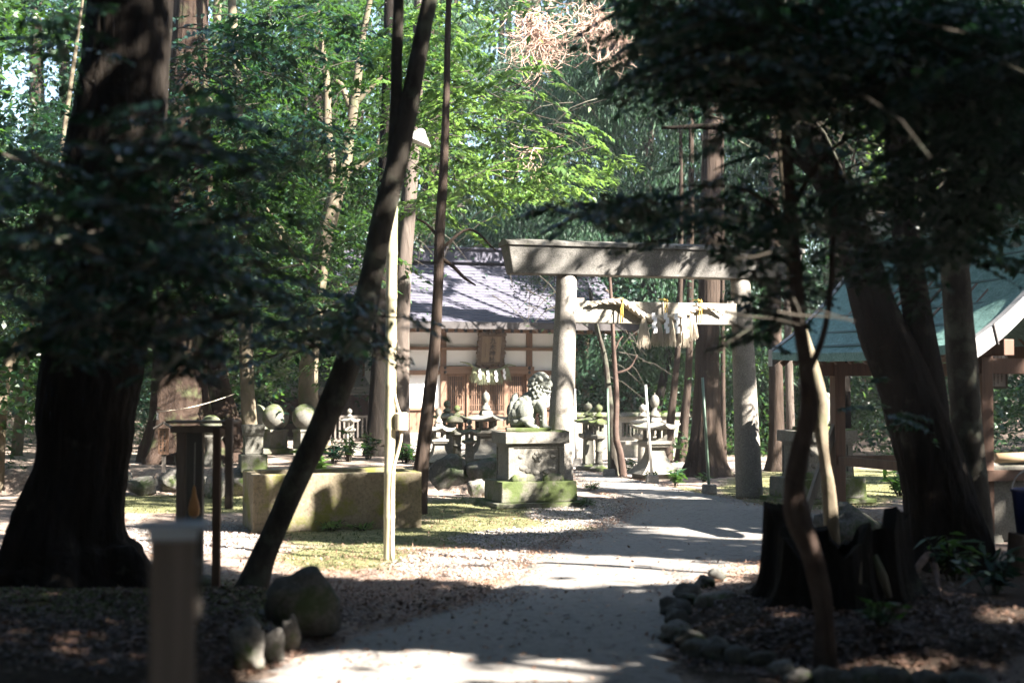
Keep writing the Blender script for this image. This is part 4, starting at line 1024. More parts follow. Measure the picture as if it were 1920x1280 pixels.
# ------------------------------------------------------------------ water pavilion on the right
PO = Vector((4.17, 13.0, 0))
def pavilion():
    e = empty('water_pavilion', PO, YAW, 'open wooden pavilion with a curved green copper roof and pale gable edge on the right', 'pavilion')
    Ln = 3.85; hw = 1.4; n = 12
    def zc(t): return 1.86 + 1.42 * (t * .55 + .45 * t * t)
    prof = [(hw * k / n, zc(k / n)) for k in range(n + 1)]; prof += [(2 * hw - x, z) for x, z in prof[-2::-1]]
    k = len(prof); rows = 9; vs = []
    for j in range(rows + 1):
        for x, z in prof: vs.append((x, Ln * j / rows, z + .05 * ((2 * j / rows - 1) ** 2)))
    fs = [(j * k + i, j * k + i + 1, (j + 1) * k + i + 1, (j + 1) * k + i) for j in range(rows) for i in range(k - 1)]
    o = len(vs); vs += [(x, y, z - .09) for x, y, z in vs]; fs += [tuple(q + o for q in f[::-1]) for f in fs]
    for i in range(k - 1):
        fs.append((i, o + i, o + i + 1, i + 1)); q = rows * k; fs.append((q + i, q + i + 1, o + q + i + 1, o + q + i))
    for j in range(rows):
        fs.append((j * k, (j + 1) * k, o + (j + 1) * k, o + j * k)); q = k - 1; fs.append((j * k + q, o + j * k + q, o + (j + 1) * k + q, (j + 1) * k + q))
    roof = MB().add(vs, fs).build('roof', M['copper'], e, smooth=False)
    m = MB()
    for i in range(1, n, 2):
        for sx in (0, 1):
            x = prof[i][0] if not sx else 2 * hw - prof[i][0]; m.box((x, Ln / 2, prof[i][1] + .012), (.03, Ln - .02, .02), rot=Euler((0, -.75 if not sx else .75, 0)))
    m.build('sheet_seams', plain('copper_seam', (.06, .11, .1), .7), roof)
    for y, nm in ((-.03, 1), (Ln + .03, 0)):
        m = MB()
        for i in range(k - 1):
            a, b = prof[i], prof[i + 1]; zz = .05
            m.add([(a[0], y - .05, a[1] + zz + .02), (b[0], y - .05, b[1] + zz + .02), (b[0], y - .05, b[1] + zz - .17), (a[0], y - .05, a[1] + zz - .17), (a[0], y + .05, a[1] + zz + .02), (b[0], y + .05, b[1] + zz + .02), (b[0], y + .05, b[1] + zz - .17), (a[0], y + .05, a[1] + zz - .17)], [(0, 1, 2, 3), (7, 6, 5, 4), (0, 4, 5, 1), (1, 5, 6, 2), (2, 6, 7, 3), (3, 7, 4, 0)][:6])
        m.build('gable_edge', M['verge'], e)
    m = MB()
    for i in range(2, n, 3):
        a = prof[i]; m.bar((a[0] - .02, -.088, a[1] + .07), (a[0] + .03, -.088, a[1] - .12), .012, .012)
    m.build('edge_joints', M['roof_edge'], e)
    MB().box((hw, Ln / 2, zc(1) + .16), (.24, Ln + .1, .26)).box((hw, Ln / 2, zc(1) + .31), (.34, Ln + .2, .05)).build('ridge', M['verge'], e, bevel=.01)
    m = MB().ell((hw, -.08, zc(1) - .06), (.12, .05, .12)).ell((hw - .16, -.08, zc(1) - .16), (.09, .04, .07)).ell((hw + .16, -.08, zc(1) - .16), (.09, .04, .07)); m.build('gable_ornament', M['roof_edge'], e, smooth=True)
    px0, px1, py0, py1 = .55, 2 * hw - .55, .55, Ln - .55
    for x in (px0, px1):
        for y in (py0, py1):
            MB().box((x, y, .99), (.13, .13, 1.9)).build('post', M['wood_red'], e, bevel=.006); MB().box((x, y, .04), (.26, .26, .1), top=.85).build('footing_stone', M['stone_dark'], e, bevel=.01)
            dx = .42 if x == px0 else -.42
            MB().bar((x + dx * -1.0, y - .0, .05), (x, y, 1.15), .07, .07).build('brace', M['wood_old'], e)
    for x in (px0, px1):
        MB().box((x, Ln / 2, 1.87), (.11, Ln - .3, .15)).build('beam', M['wood_red'], e, bevel=.005); MB().box((x, Ln / 2, .66), (.07, py1 - py0 - .132, .1)).build('rail', M['wood_red'], e)
    for y in (py0, py1):
        MB().box((hw, y, 1.70), (px1 - px0 + .6, .1, .15)).build('beam', M['wood_red'], e, bevel=.005); MB().box((hw, y, 2.35), (.12, .12, 1.15)).build('post', M['wood_red'], e)
    MB().box((hw, py1, .66), (px1 - px0 - .132, .07, .1)).build('rail', M['wood_red'], e)
    m = MB(); y = .1
    while y < Ln: 
        m.bar((.06, y, 1.76), (hw, y, zc(1) - .2), .05, .06); m.bar((2 * hw - .06, y, 1.76), (hw, y, zc(1) - .2), .05, .06); y += .3
    m.build('rafters', M['wood_red'], e)
pavilion()
def ploc(x, y, z): return PO + Matrix.Rotation(YAW, 3, 'Z') @ Vector((x, y, z))
def basin():
    p = P(1895, 960, 13.9); e = empty('water_basin', (p.x + .15, p.y + .3, 0), YAW, 'square stone water basin with a bamboo spout under the pavilion roof', 'water basin')
    m = MB(); w, d, h, t = 1.1, .8, .72, .1
    for s in (-1, 1): m.box((0, s * (d / 2 - t / 2), h / 2 + .02), (w, t, h)); m.box((s * (w / 2 - t / 2), 0, h / 2 + .019), (t, d - 2 * t, h))
    m.box((0, 0, .3), (w - 2 * t, d - 2 * t, .56)); m.build('basin', M['stone'], e, bevel=.012)
    MB().box((0, 0, .66), (w - 2 * t - .004, d - 2 * t - .004, .02)).build('water', plain('basin_water', (.03, .04, .04), .04, 0, 0), e)
    MB().bar((-.7, -d / 2 - .06, .655), (.7, -d / 2 - .06, .655), .06, .1).build('front_rail', M['wood_red'], e)
    m = MB(); m.tube([(-.42, -.28, .81), (-.1, -.28, .815), (.12, -.28, .82)], [.05, .048, .05], 16); m.build('bamboo_rest', M['bamboo_dry'], e, smooth=True)
    m = MB(); m.tube([(-.5, .1, .74), (-.5, .1, .98), (-.46, .1, 1.03), (-.3, .1, 1.03), (-.26, .1, 1.0), (-.25, .1, .93)], [.012] * 6, 8); m.build('tap_pipe', M['metal_pale'], e, smooth=True)
basin()
def notice():
    p = P(1856, 690, 14.0); e = empty('notice_board', p, YAW * .3, 'white notice board with columns of small writing hanging under the pavilion roof', 'notice board')
    MB().box((0, 0, 0), (.33, .02, .38)).build('panel', plain('notice_paper', (.55, .53, .52), .7, 0, .04), e)
    m = MB()
    for s in (-1, 1): m.box((s * .165, -.003, 0), (.02, .03, .40)); m.box((0, -.003, s * .19), (.31, .03, .02))
    m.build('frame', M['wood_old'], e)
    m = MB()
    for c in range(7):
        z = .14
        while z > -.14 - .02 * (c % 3):
            h = random.uniform(.006, .012); m.box((.115 - c * .038, -.0125, z), (random.uniform(.007, .012), .003, h)); z -= h + .006
    m.build('writing', M['ink'], e)
    m = MB()
    for s in (-1, 1): m.tube([(s * .12, 0, .2), (s * .12, 0, .42)], [.003, .003], 4)
    m.build('hanging_wire', M['iron'], e)
    MB().box((0, -.07, .01), (.75, .05, .1)).build('cross_plank', M['wood_red'], e)
notice()
g = P(1680, 885, 15.6); e = empty('price_card', g, YAW, 'tiny white card with writing fixed to the pavilion rail', 'card')
MB().box((0, -.07, .03), (.07, .008, .1)).build('card', M['paper'], e)
m = MB()
for k in range(5): m.box((0, -.076, .06 - k * .014), (.02, .003, .008))
m.build('writing', M['ink'], e)
g = P(1938, 1000, 11.5); g.z = 0
e = empty('blue_bucket', g, 0, 'dark blue plastic bucket at the right edge of the photo by the pavilion', 'bucket')
MB().lathe([(.13, .02), (.165, .34), (.175, .35), (.175, .37), (.16, .37), (.125, .05)], 28).build('body', M['blue'], e, smooth=True)
MB().tube([(.17 * math.cos(a), 0, .36 + .17 * math.sin(a)) for a in [math.pi * k / 12 for k in range(13)]], [.005] * 13, 6).build('handle', M['metal_pale'], e)
tbl = MB().box((0, 0, .15), (.34, .34, .3), top=.9).build('wooden_stand', M['wood_dark'], None, bevel=.01); tbl.location = (g.x, g.y, 0.02)
tag(tbl, 'dark wooden stand carrying the blue bucket', 'stand'); e.location.z = .31

# ------------------------------------------------------------------ posts, poles, sign posts
g = P(325, 1000, 4.0)
e = empty('capped_post', (g.x, g.y, 0), R(12), 'near square grey wooden post with a pale metal cap, out of focus', 'post')
MB().box((0, 0, .55), (.125, .125, 1.1)).build('post', M['wood_frame'], e, bevel=.006)
MB().box((0, 0, 1.112), (.19, .165, .018)).box((0, 0, 1.09), (.135, .135, .03)).build('cap', M['cap'], e, bevel=.004)
MB().box((.07, 0, .93), (.02, .05, .16)).build('bracket', M['wood_old'], e, bevel=.003)
def frame_posts():
    g = G(405, 1118); e = empty('post_stand', g, 0, 'weathered wooden post stand with a cap beam and a hanging gourd', 'wooden frame'); u = g.y / FPX
    X = lambda px, dy=0: (px - 405) * u; Z = lambda py: EYE + (725 - py) * u
    h = Z(800)
    MB().box((0, 0, h / 2), (.055, .06, h)).build('post', M['wood_red'], e, bevel=.004)
    MB().box((X(424), .07, Z(870)), (.055, .05, Z(785) - Z(955))).build('side_board', M['wood_frame'], e, bevel=.004)
    for px, w, mt in ((326, .06, 'wood_frame'), (353, .12, 'wood_old')):
        MB().box((X(px), .35 if px == 325 else .2, Z(800) / 2), (w, .07, Z(800))).build('post', M[mt], e, bevel=.004)
    MB().box((X(360), .24, Z(806)), (.40, .2, .05)).box((X(366), .24, Z(792)), (.50, .26, .022)).build('cap_beam', M['wood_frame'], e, bevel=.004)
    m = MB(); m.bar((X(405), 0, Z(812)), (X(405), .6, Z(812)), .05, .06); m.build('cross_beam', M['wood_red'], e)
    m = MB(); m.lathe([(.004, .12), (.012, .1), (.018, .05), (.034, 0), (.043, -.05), (.038, -.09), (.015, -.115), (.004, -.12)], 20, (X(357), .1, Z(942))); m.build('gourd', M['orange'], e, smooth=True)
    MB().tube([(X(357), .1, Z(915)), (X(357), .12, Z(830))], [.003, .003], 4).build('cord', M['straw'], e)
frame_posts()
def little_sign():
    g = G(307, 884, .33); e = empty('roofed_signpost', g, 0, 'little wooden signpost with a gabled roof in front of the red barked trunk', 'signpost'); u = g.y / FPX
    MB().box((0, 0, .2), (.05, .05, .42)).build('post', M['wood_old'], e)
    MB().box((0, -.03, .42), (.14, .03, .36)).build('board', M['wood'], e)
    m = MB()
    for c in range(2):
        for k in range(7): m.box((-.03 + c * .05, -.0465, .55 - k * .042), (.018, .003, .026))
    m.build('writing', M['ink'], e)
    m = MB(); m.bar((-.13, -.03, .60), (.005, -.03, .68), .12, .02); m.bar((.13, -.03, .60), (-.005, -.03, .68), .12, .02); m.build('roof', M['wood_old'], e)
little_sign()
def lamp_pole():
    g = G(729, 1051); e = empty('lamp_pole', g, 0, 'sunlit bamboo coloured pole with a lamp shade and a cream box, standing on the moss', 'lamp pole'); u = g.y / FPX
    X = lambda px: (px - 729) * u; Z = lambda py: EYE + (725 - py) * u
    m = MB(); pts = []; rad = []
    zz = 0; k = 0
    while zz < Z(290):
        for dz, r in ((0, .052), (.02, .048), (.2, .046), (.36, .048)):
            if zz + dz < Z(285): pts.append((X(729 + 3 * (zz + dz) / 2.0), 0, zz + dz)); rad.append(r)
        zz += .38
    m.tube(pts, rad, 20); m.build('bamboo_pole', M['bamboo'], e, smooth=True)
    MB().tube([(X(737), 0, Z(288)), (X(738), 0, Z(168))], [.043, .043], 20).build('metal_sleeve', M['metal_pale'], e, smooth=True)
    m = MB(); a = Vector((X(748), -.02, Z(290)))
    m.lathe([(.012, .1), (.03, .09), (.05, .06), (.12, -.015), (.125, -.025), (.11, -.025), (.045, .05)], 28); m.v = [tuple(Matrix.Rotation(R(20), 3, 'Y') @ Vector(q) + Vector((X(783), -.05, Z(262)))) for q in m.v]
    m.build('lamp_shade', M['metal_pale'], e, smooth=True); MB().tube([(X(740), 0, Z(252)), (X(770), -.03, Z(246)), (X(783), -.05, Z(250))], [.012] * 3, 8).build('lamp_arm', M['metal_pale'], e, smooth=True)
    m = MB(); m.lathe([(.05, -.075), (.058, -.07), (.058, .07), (.05, .078)], 24, (X(752), -.03, Z(790))); m.build('cream_box', M['cream'], e, smooth=False)
    m = MB(); c = cr([(X(752), -.03, Z(806), .013), (X(751), -.03, Z(825), .013), (X(745), -.03, Z(850), .013), (X(737), -.04, Z(885), .013), (X(735), -.04, Z(960), .013), (X(735), -.045, Z(1045), .013)], 5)
    m.tube(c[:, :3], c[:, 3], 8); c = cr([(X(737), -.03, Z(640), .011), (X(738), -.03, Z(720), .011), (X(743), -.03, Z(755), .011), (X(750), -.03, Z(776), .011)], 5); m.tube(c[:, :3], c[:, 3], 8)
    m.build('conduit', M['cream'], e, smooth=True)
lamp_pole()
for px, pyb, pyt, mt, lab in ((1080, 872, 729, 'metal_pale', 'thin pale pole right beside the left pillar of the gate'), (1142, 893, 728, 'metal_green', 'thin green pole against the left one of the two thin dark trunks'),
                              (1223, 906, 722, 'metal_pale', 'thin pale pole in front of the largest lantern'), (1330, 924, 708, 'metal_green', 'thin green pole in front of the huge flared cedar')):
    g = G(px, pyb); u = g.y / FPX; e = empty('banner_pole', g, 0, lab, 'pole', 'thin metal poles along the path'); h = (pyb - pyt) * u
    MB().tube([(0, 0, .03), (-(px - (px - 12)) * u * (1 if px > 1200 else .2), 0, h)], [.022, .02], 10).build('pole', M[mt], e, smooth=True)
    MB().box((0, 0, .06), (.2, .2, .13), top=.9).build('foot', M['concrete'], e, bevel=.01)
# rope barrier across the terrace
a = P(292, 772, 20.5); b = P(440, 738, 21.5)
o = MB().tube([tuple(a.lerp(b, t) - Vector((0, 0, .05 * math.sin(math.pi * t)))) for t in [k / 8 for k in range(9)]], [.006] * 9, 5).build('cord_barrier', M['straw']); tag(o, 'thin pale cord strung across the red barked trunk', 'cord')
o = MB().box((0, 0, 0), (.03, .004, .1)).build('paper_tag', M['paper'], None); o.location = P(295, 780, 20.4); tag(o, 'tiny white paper hanging from the left end of the thin cord', 'paper tag')
# ------------------------------------------------------------------ trees
def tree(label, pts, mat, Y=None, limbs=(), name='broadleaf_tree', cat='tree', group=None, n=20, jit=.07, flare=.0, lobes=5, up=None, base_h=0.0, k=6, dY=0.0, flute=0):
    """pts: (px, py, width px) rows from the foot up; limbs: lists of the same rows; returns the root"""
    y0 = Y if Y is not None else G(pts[0][0], pts[0][1], base_h).y; u = y0 / FPX
    def W(q): 
        p = P(q[0], q[1], y0 + (q[3] if len(q) > 3 else 0)); return (*p, q[2] * u / 2)
    rows = [W(q) for q in pts]
    if up:   # carry the trunk on above the frame
        x, y, z, r = rows[-1]; rows.append((x + up[0] * .5, y + up[1] * .5, z + up[2] * .5, r * .8)); rows.append((x + up[0], y + up[1], z + up[2], r * .35))
    base = Vector((rows[0][0], rows[0][1], rows[0][2])); base.z = H(base.x, base.y) if Y is None or True else 0
    rows[0] = (rows[0][0], rows[0][1], base.z - .12, rows[0][3])
    e = empty(name, base, 0, label, cat, group)
    c = cr(rows, k); c[:, :3] -= np.array(base)
    MB().tube(c[:, :3], c[:, 3], n, jit, flare=flare, lobes=lobes, flute=flute).build('trunk', mat, e, smooth=True)
    for lb in limbs:
        c = cr([W(q) for q in lb], 5); c[:, :3] -= np.array(base); MB().tube(c[:, :3], np.maximum(c[:, 3], .004), 10, jit * .6).build('limb', mat, e, smooth=True)
    e['_y'] = y0
    return e
def crown(e, ells, Y0, Y1, nc, per, rad, size, mat, **kw):
    c = pxell(ells, Y0, Y1, nc); base = e.location
    twig = kw.pop('twigs', 0); tm = kw.pop('twigmat', M['bark_fore'])
    if twig:
        m = MB()
        for p in c[:twig]:
            q = Vector(p) + Vector((random.uniform(-.8, .8), random.uniform(-.4, .4), random.uniform(.2, .7))) * rad * 2.2; md = (Vector(p) + q) / 2 + Vector((0, 0, .15 * rad))
            m.tube([q - base, md - base, Vector(p) - base, Vector(p) + (Vector(p) - md) * .6 - base], [.016 * rad * 2, .012 * rad * 2, .008 * rad * 2, .003], 5)
        m.build('twigs', tm, e)['kind'] = 'stuff'
    return leaves('crown', clumps(c, rad, per, kw.pop('squash', .5)), size, mat, e, base, **kw)
# --- beams of sun that the canopy lets through (photo rows of the lit ground; points that the photo shows in sun)
LIT += [(420, 1018, 260, 36), (680, 1045, 320, 46), (980, 1060, 280, 42), (1210, 1068, 250, 34), (250, 1020, 120, 30), (1370, 1060, 70, 26), (1340, 970, 200, 9), (1150, 948, 110, 12),
        (700, 1258, 260, 42), (1010, 1262, 150, 30), (950, 985, 180, 16), (1050, 905, 150, 7), (1240, 912, 150, 6), (1500, 905, 110, 14), (1560, 985, 60, 9), (1700, 1000, 80, 12),
        (500, 1170, 60, 30), (460, 1230, 30, 50), (1470, 1235, 30, 10), (1700, 1255, 120, 8), (1830, 1195, 60, 16), (230, 960, 60, 8), (620, 965, 110, 10)]
def bm(px, py, Y, r): p = P(px, py, Y); BEAM.append((p.x, p.y, p.z, r))
for q in [(994, 820, 17.7, .3), (1010, 760, 17.8, .42), (985, 880, 17.6, .28), (960, 860, 17.8, .2), (1052, 730, 18.7, .35), (1054, 800, 18.7, .3), (1050, 570, 18.7, .16), (728, 520, 12.3, .45), (728, 430, 12.3, .3), (735, 620, 12.3, .3), (735, 800, 12.3, .35), (738, 220, 12.3, .3), (783, 265, 12.3, .3), (730, 900, 12.3, .3),
          (1150, 590, 19, .35), (1200, 600, 19, .3), (1250, 615, 19.1, .45), (1330, 595, 19.3, .2), (840, 790, 21, .3), (900, 760, 21.5, .4), (855, 850, 21, .25), (600, 885, 15.2, .35), (720, 885, 15.3, .3), (540, 888, 15, .2),
          (890, 560, 31.5, .5), (850, 590, 31, .4), (960, 585, 31, .6), (930, 530, 32, .45), (1010, 560, 31.5, .35), (800, 600, 31, .3), (1100, 630, 30.5, .5), (1200, 790, 30, .8), (1235, 800, 23, .4), (1225, 870, 23, .35), (1105, 850, 25.5, .2),
          (340, 750, 21.5, .35), (375, 850, 21.5, .3), (435, 830, 22, .25), (350, 690, 21, .18),  (540, 860, 25, .25), (580, 700, 25, .3), (610, 480, 25, .5), (640, 250, 25, .3), (650, 330, 25, .25),
          (300, 80, 11, .3), (310, 180, 11, .3), (240, 390, 10.8, .2), (180, 700, 10.6, .12), (228, 800, 27, .3), (228, 700, 27, .3), (1400, 760, 19.5, .2), (1398, 860, 19.5, .16), (1385, 640, 19.5, .14),
          (1535, 760, 11, .22), (1510, 655, 11, .22), (1495, 600, 11, .14), (1552, 930, 11, .16), (1510, 990, 7.8, .1), (1880, 570, 13.2, .5), (1840, 640, 13, .3), (830, 380, 19, .3), (828, 330, 19, .3), (825, 520, 19, .2), (590, 445, 16, .3), (1460, 800, 25, .5), (1455, 700, 25, .4), (1140, 800, 24.5, .3), (1152, 700, 24.5, .3)]: bm(*q)
for q in [(620, 200, 24, 1.6), (900, 220, 20, 1.6), (800, 100, 20, 1.4), (1000, 260, 20, 1.0), (950, 330, 20, .8), (450, 300, 22, 1.2), (1050, 60, 24, .9), (700, 60, 22, 1.4)]: bm(*q)

for q in [(780, 540, 31.6, .5), (1000, 600, 31, .4), (870, 510, 32.3, .4), (760, 590, 31, .3), (1150, 640, 30.5, .4), (500, 480, 24, 1.2), (560, 380, 24, 1.2), (1250, 560, 33, 1.6), (1180, 330, 30, .9), (1100, 420, 34, 1.1), (1330, 640, 33, 1.4), 
          (330, 520, 26, 1.0), (100, 440, 22, 1.2), (60, 650, 24, 1.0), (1500, 620, 30, 1.4), (1650, 760, 26, 1.2), (1880, 780, 20, 1.2), (1600, 250, 17, 1.0), (1720, 300, 17, .9), (1870, 440, 17, .8), (700, 330, 24, 1.2), (420, 180, 22, 1.2), (820, 450, 24, .8), (1060, 560, 28, .6), (1000, 520, 28, .5)]: bm(*q)
for x in (-4, -1.5, 1, 3.5, 5.5):
    for y in (25.5, 28, 30): BEAM.append((x, y, .3, 1.5))  # leaf gaps added so sun on the hidden forecourt bounces to the hall
bm(355, 940, 10.5, .1)
for px, py in ((1776, 1000), (1762, 940), (1748, 880), (1730, 820), (1712, 760), (1692, 710), (1672, 660), (1656, 620), (1640, 580), (1620, 510), (1602, 450), (1578, 390), (1552, 330), (1526, 265), (1500, 200), (1722, 600), (1710, 520), (1700, 450), (1690, 370), (1684, 300)):
    p = P(px, py, 11.8); SHADE.append((p.x, p.y, p.z, .38))
for px, py, Y in ((1806, 700, 12.2), (1797, 600, 12.2), (1790, 500, 12.2), (1816, 850, 12.2), (1500, 300, 7), (1560, 330, 7.5), (1480, 380, 7), (1600, 400, 7.5), (1450, 300, 7.5), (1516, 800, 7.6), (1500, 900, 7.6), (1530, 1080, 7.6), (1580, 1080, 9), (1620, 1100, 9)):
    p = P(px, py, Y); SHADE.append((p.x, p.y, p.z, .35))
for px in range(960, 1420, 22): p = P(px, 488, 18.6 + (px - 1047) * .0025); SHADE.append((p.x, p.y, p.z, .2))
for q in ((1325, 700, 24, .3), (1325, 640, 24, .3), (1323, 760, 24, .22), (1332, 400, 24, .4), (1335, 250, 24, .4), (336, 640, 22, .45), (340, 540, 22, .45), (345, 440, 22, .45), (350, 330, 22, .45), (352, 200, 22, .4), (356, 60, 22, .4), (150, 880, 10.6, .55), (120, 820, 10.6, .5), (165, 790, 10.6, .45), (200, 470, 10.6, .4), (185, 560, 10.6, .5), (130, 1000, 10.6, .5), (180, 960, 10.6, .4), (215, 300, 10.6, .3), (150, 300, 10.6, .35), (190, 100, 10.6, .3), (516, 775, 24, .3), (575, 780, 25, .35),
          (390, 620, 23, .3), (384, 480, 23, .3), (380, 300, 23, .3), (408, 730, 23, .2), (1256, 800, 28, .2), (1270, 700, 28, .2), (1290, 700, 28.5, .2), (1460, 560, 25.5, .3), (1453, 350, 25.5, .3)):
    p = P(*q[:3]); SHADE.append((p.x, p.y, p.z, q[3]))
T = {}
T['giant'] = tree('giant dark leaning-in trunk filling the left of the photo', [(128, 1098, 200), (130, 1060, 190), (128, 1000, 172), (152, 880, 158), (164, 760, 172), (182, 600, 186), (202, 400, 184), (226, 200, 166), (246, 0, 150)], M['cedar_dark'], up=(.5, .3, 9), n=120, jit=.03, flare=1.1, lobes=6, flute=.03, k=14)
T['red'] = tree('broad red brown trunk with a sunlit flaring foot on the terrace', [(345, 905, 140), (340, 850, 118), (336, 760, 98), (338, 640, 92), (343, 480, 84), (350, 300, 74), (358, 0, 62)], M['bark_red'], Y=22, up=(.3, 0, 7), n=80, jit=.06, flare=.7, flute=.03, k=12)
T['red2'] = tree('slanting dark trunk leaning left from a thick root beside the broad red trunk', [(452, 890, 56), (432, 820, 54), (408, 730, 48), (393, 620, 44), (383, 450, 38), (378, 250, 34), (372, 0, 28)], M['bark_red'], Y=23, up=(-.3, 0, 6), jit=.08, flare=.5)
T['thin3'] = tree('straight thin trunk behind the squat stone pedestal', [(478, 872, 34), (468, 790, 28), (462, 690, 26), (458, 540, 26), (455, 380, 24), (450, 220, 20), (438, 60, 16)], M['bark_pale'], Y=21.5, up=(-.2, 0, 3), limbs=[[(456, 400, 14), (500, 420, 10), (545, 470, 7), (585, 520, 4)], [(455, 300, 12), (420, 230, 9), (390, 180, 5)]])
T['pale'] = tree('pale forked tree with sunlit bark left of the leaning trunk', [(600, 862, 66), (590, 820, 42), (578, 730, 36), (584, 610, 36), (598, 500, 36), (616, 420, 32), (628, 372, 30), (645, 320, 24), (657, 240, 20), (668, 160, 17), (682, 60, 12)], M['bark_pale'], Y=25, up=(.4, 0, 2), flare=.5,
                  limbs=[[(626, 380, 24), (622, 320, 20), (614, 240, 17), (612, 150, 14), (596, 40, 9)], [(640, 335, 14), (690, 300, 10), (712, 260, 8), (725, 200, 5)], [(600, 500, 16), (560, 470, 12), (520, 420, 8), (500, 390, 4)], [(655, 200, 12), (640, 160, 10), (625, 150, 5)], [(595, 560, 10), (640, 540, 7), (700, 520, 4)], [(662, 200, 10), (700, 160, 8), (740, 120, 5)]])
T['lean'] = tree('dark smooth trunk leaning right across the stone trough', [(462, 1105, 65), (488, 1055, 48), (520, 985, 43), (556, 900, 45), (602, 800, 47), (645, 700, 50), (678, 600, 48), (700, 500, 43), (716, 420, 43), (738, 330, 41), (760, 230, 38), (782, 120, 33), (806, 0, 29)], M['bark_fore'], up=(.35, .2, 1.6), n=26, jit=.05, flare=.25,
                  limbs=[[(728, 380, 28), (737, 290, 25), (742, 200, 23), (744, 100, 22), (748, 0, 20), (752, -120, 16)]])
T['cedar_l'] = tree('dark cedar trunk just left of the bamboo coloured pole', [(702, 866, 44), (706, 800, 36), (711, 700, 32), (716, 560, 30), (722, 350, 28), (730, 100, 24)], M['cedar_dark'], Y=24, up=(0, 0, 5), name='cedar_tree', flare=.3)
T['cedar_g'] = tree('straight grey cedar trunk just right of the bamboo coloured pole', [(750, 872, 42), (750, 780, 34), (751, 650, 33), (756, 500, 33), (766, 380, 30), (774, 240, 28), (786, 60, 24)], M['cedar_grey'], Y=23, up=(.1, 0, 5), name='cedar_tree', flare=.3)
T['slim'] = tree('slim brown trunk crossing the shrine wall left of the plaque', [(783, 968, 35), (787, 910, 32), (794, 840, 26), (804, 750, 24), (815, 650, 21), (821, 540, 19), (825, 430, 19), (832, 320, 17), (837, 180, 13), (840, 40, 11)], M['cedar'], Y=17, up=(.1, 0, 3), jit=.05, flare=.3,
                  limbs=[[(822, 480, 8), (850, 500, 7), (870, 520, 6), (892, 535, 3)], [(826, 450, 7), (800, 420, 5), (780, 410, 3)], [(824, 470, 6), (880, 430, 5), (930, 470, 3)]])
T['pr1'] = tree('left one of two thin dark trunks beside the path inside the gate', [(1156, 892, 22), (1150, 850, 15), (1146, 790, 14), (1140, 720, 11), (1133, 665, 9), (1118, 610, 8), (1105, 540, 6)], M['bark_fore'], Y=24.3, jit=.08)
T['pr2'] = tree('right one of two thin dark trunks, wavy, beside the path inside the gate', [(1170, 894, 16), (1163, 850, 13), (1155, 815, 12), (1156, 740, 10), (1151, 660, 8), (1147, 580, 7), (1142, 500, 5)], M['bark_pink'], Y=24.1, jit=.08, limbs=[[(1151, 660, 5), (1160, 640, 4), (1168, 630, 2)], [(1155, 700, 5), (1180, 690, 4), (1195, 665, 2)]])
T['c1'] = tree('slim red brown cedar, left one of two leaning behind the largest lantern', [(1250, 862, 22), (1256, 800, 16), (1264, 730, 13), (1271, 660, 11), (1275, 560, 10), (1277, 400, 8)], M['cedar'], Y=28, up=(0, 0, 4), name='cedar_tree', flare=.4)
T['c2'] = tree('slim cedar right of the pair leaning behind the largest lantern', [(1276, 868, 24), (1282, 800, 18), (1289, 720, 14), (1293, 640, 13), (1295, 500, 12), (1296, 300, 10)], M['cedar'], Y=28.5, up=(0, 0, 4), name='cedar_tree', flare=.4)
T['c3'] = tree('dark leaning trunk behind the slim cedar pair', [(1212, 850, 20), (1228, 780, 18), (1246, 700, 16), (1262, 620, 14), (1285, 500, 10)], M['cedar_dark'], Y=31, up=(.4, 0, 3))
T['big_cedar'] = tree('huge flared cedar trunk just left of the right pillar of the gate', [(1322, 898, 84), (1322, 860, 60), (1324, 790, 50), (1326, 700, 44), (1328, 600, 40), (1332, 400, 36), (1336, 200, 32), (1340, 0, 28)], M['cedar'], Y=24, up=(0, 0, 7), name='cedar_tree', flare=.8, n=90, flute=.035, k=12, jit=.04)
T['c4'] = tree('cedar with a sunlit right edge, right of the gate', [(1457, 886, 44), (1456, 830, 30), (1455, 720, 26), (1452, 560, 24), (1450, 300, 20)], M['cedar'], Y=25.5, up=(0, 0, 6), name='cedar_tree', flare=.4)
T['c5'] = tree('thin grey trunk close behind the cedar with the sunlit edge', [(1484, 876, 20), (1482, 800, 16), (1479, 680, 15), (1476, 500, 13), (1474, 300, 11)], M['cedar_grey'], Y=27, up=(0, 0, 5), flare=.3)
T['c6'] = tree('thin trunk standing between the huge flared cedar and the right pillar', [(1357, 872, 14), (1356, 780, 10), (1355, 650, 9), (1354, 400, 8)], M['cedar'], Y=29, up=(0, 0, 5), name='cedar_tree', flare=.3)
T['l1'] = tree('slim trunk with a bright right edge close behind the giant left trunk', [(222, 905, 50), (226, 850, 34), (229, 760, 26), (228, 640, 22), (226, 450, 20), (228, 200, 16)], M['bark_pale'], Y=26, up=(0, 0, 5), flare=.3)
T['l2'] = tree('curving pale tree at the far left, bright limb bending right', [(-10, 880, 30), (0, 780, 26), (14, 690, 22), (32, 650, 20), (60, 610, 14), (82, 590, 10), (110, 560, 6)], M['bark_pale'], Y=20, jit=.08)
T['l3'] = tree('leaning thin trunk in the far left thicket', [(30, 860, 22), (45, 700, 18), (58, 560, 16), (74, 480, 14), (96, 410, 13), (112, 300, 10)], M['bark_pale'], Y=24, up=(.4, 0, 3), jit=.08)
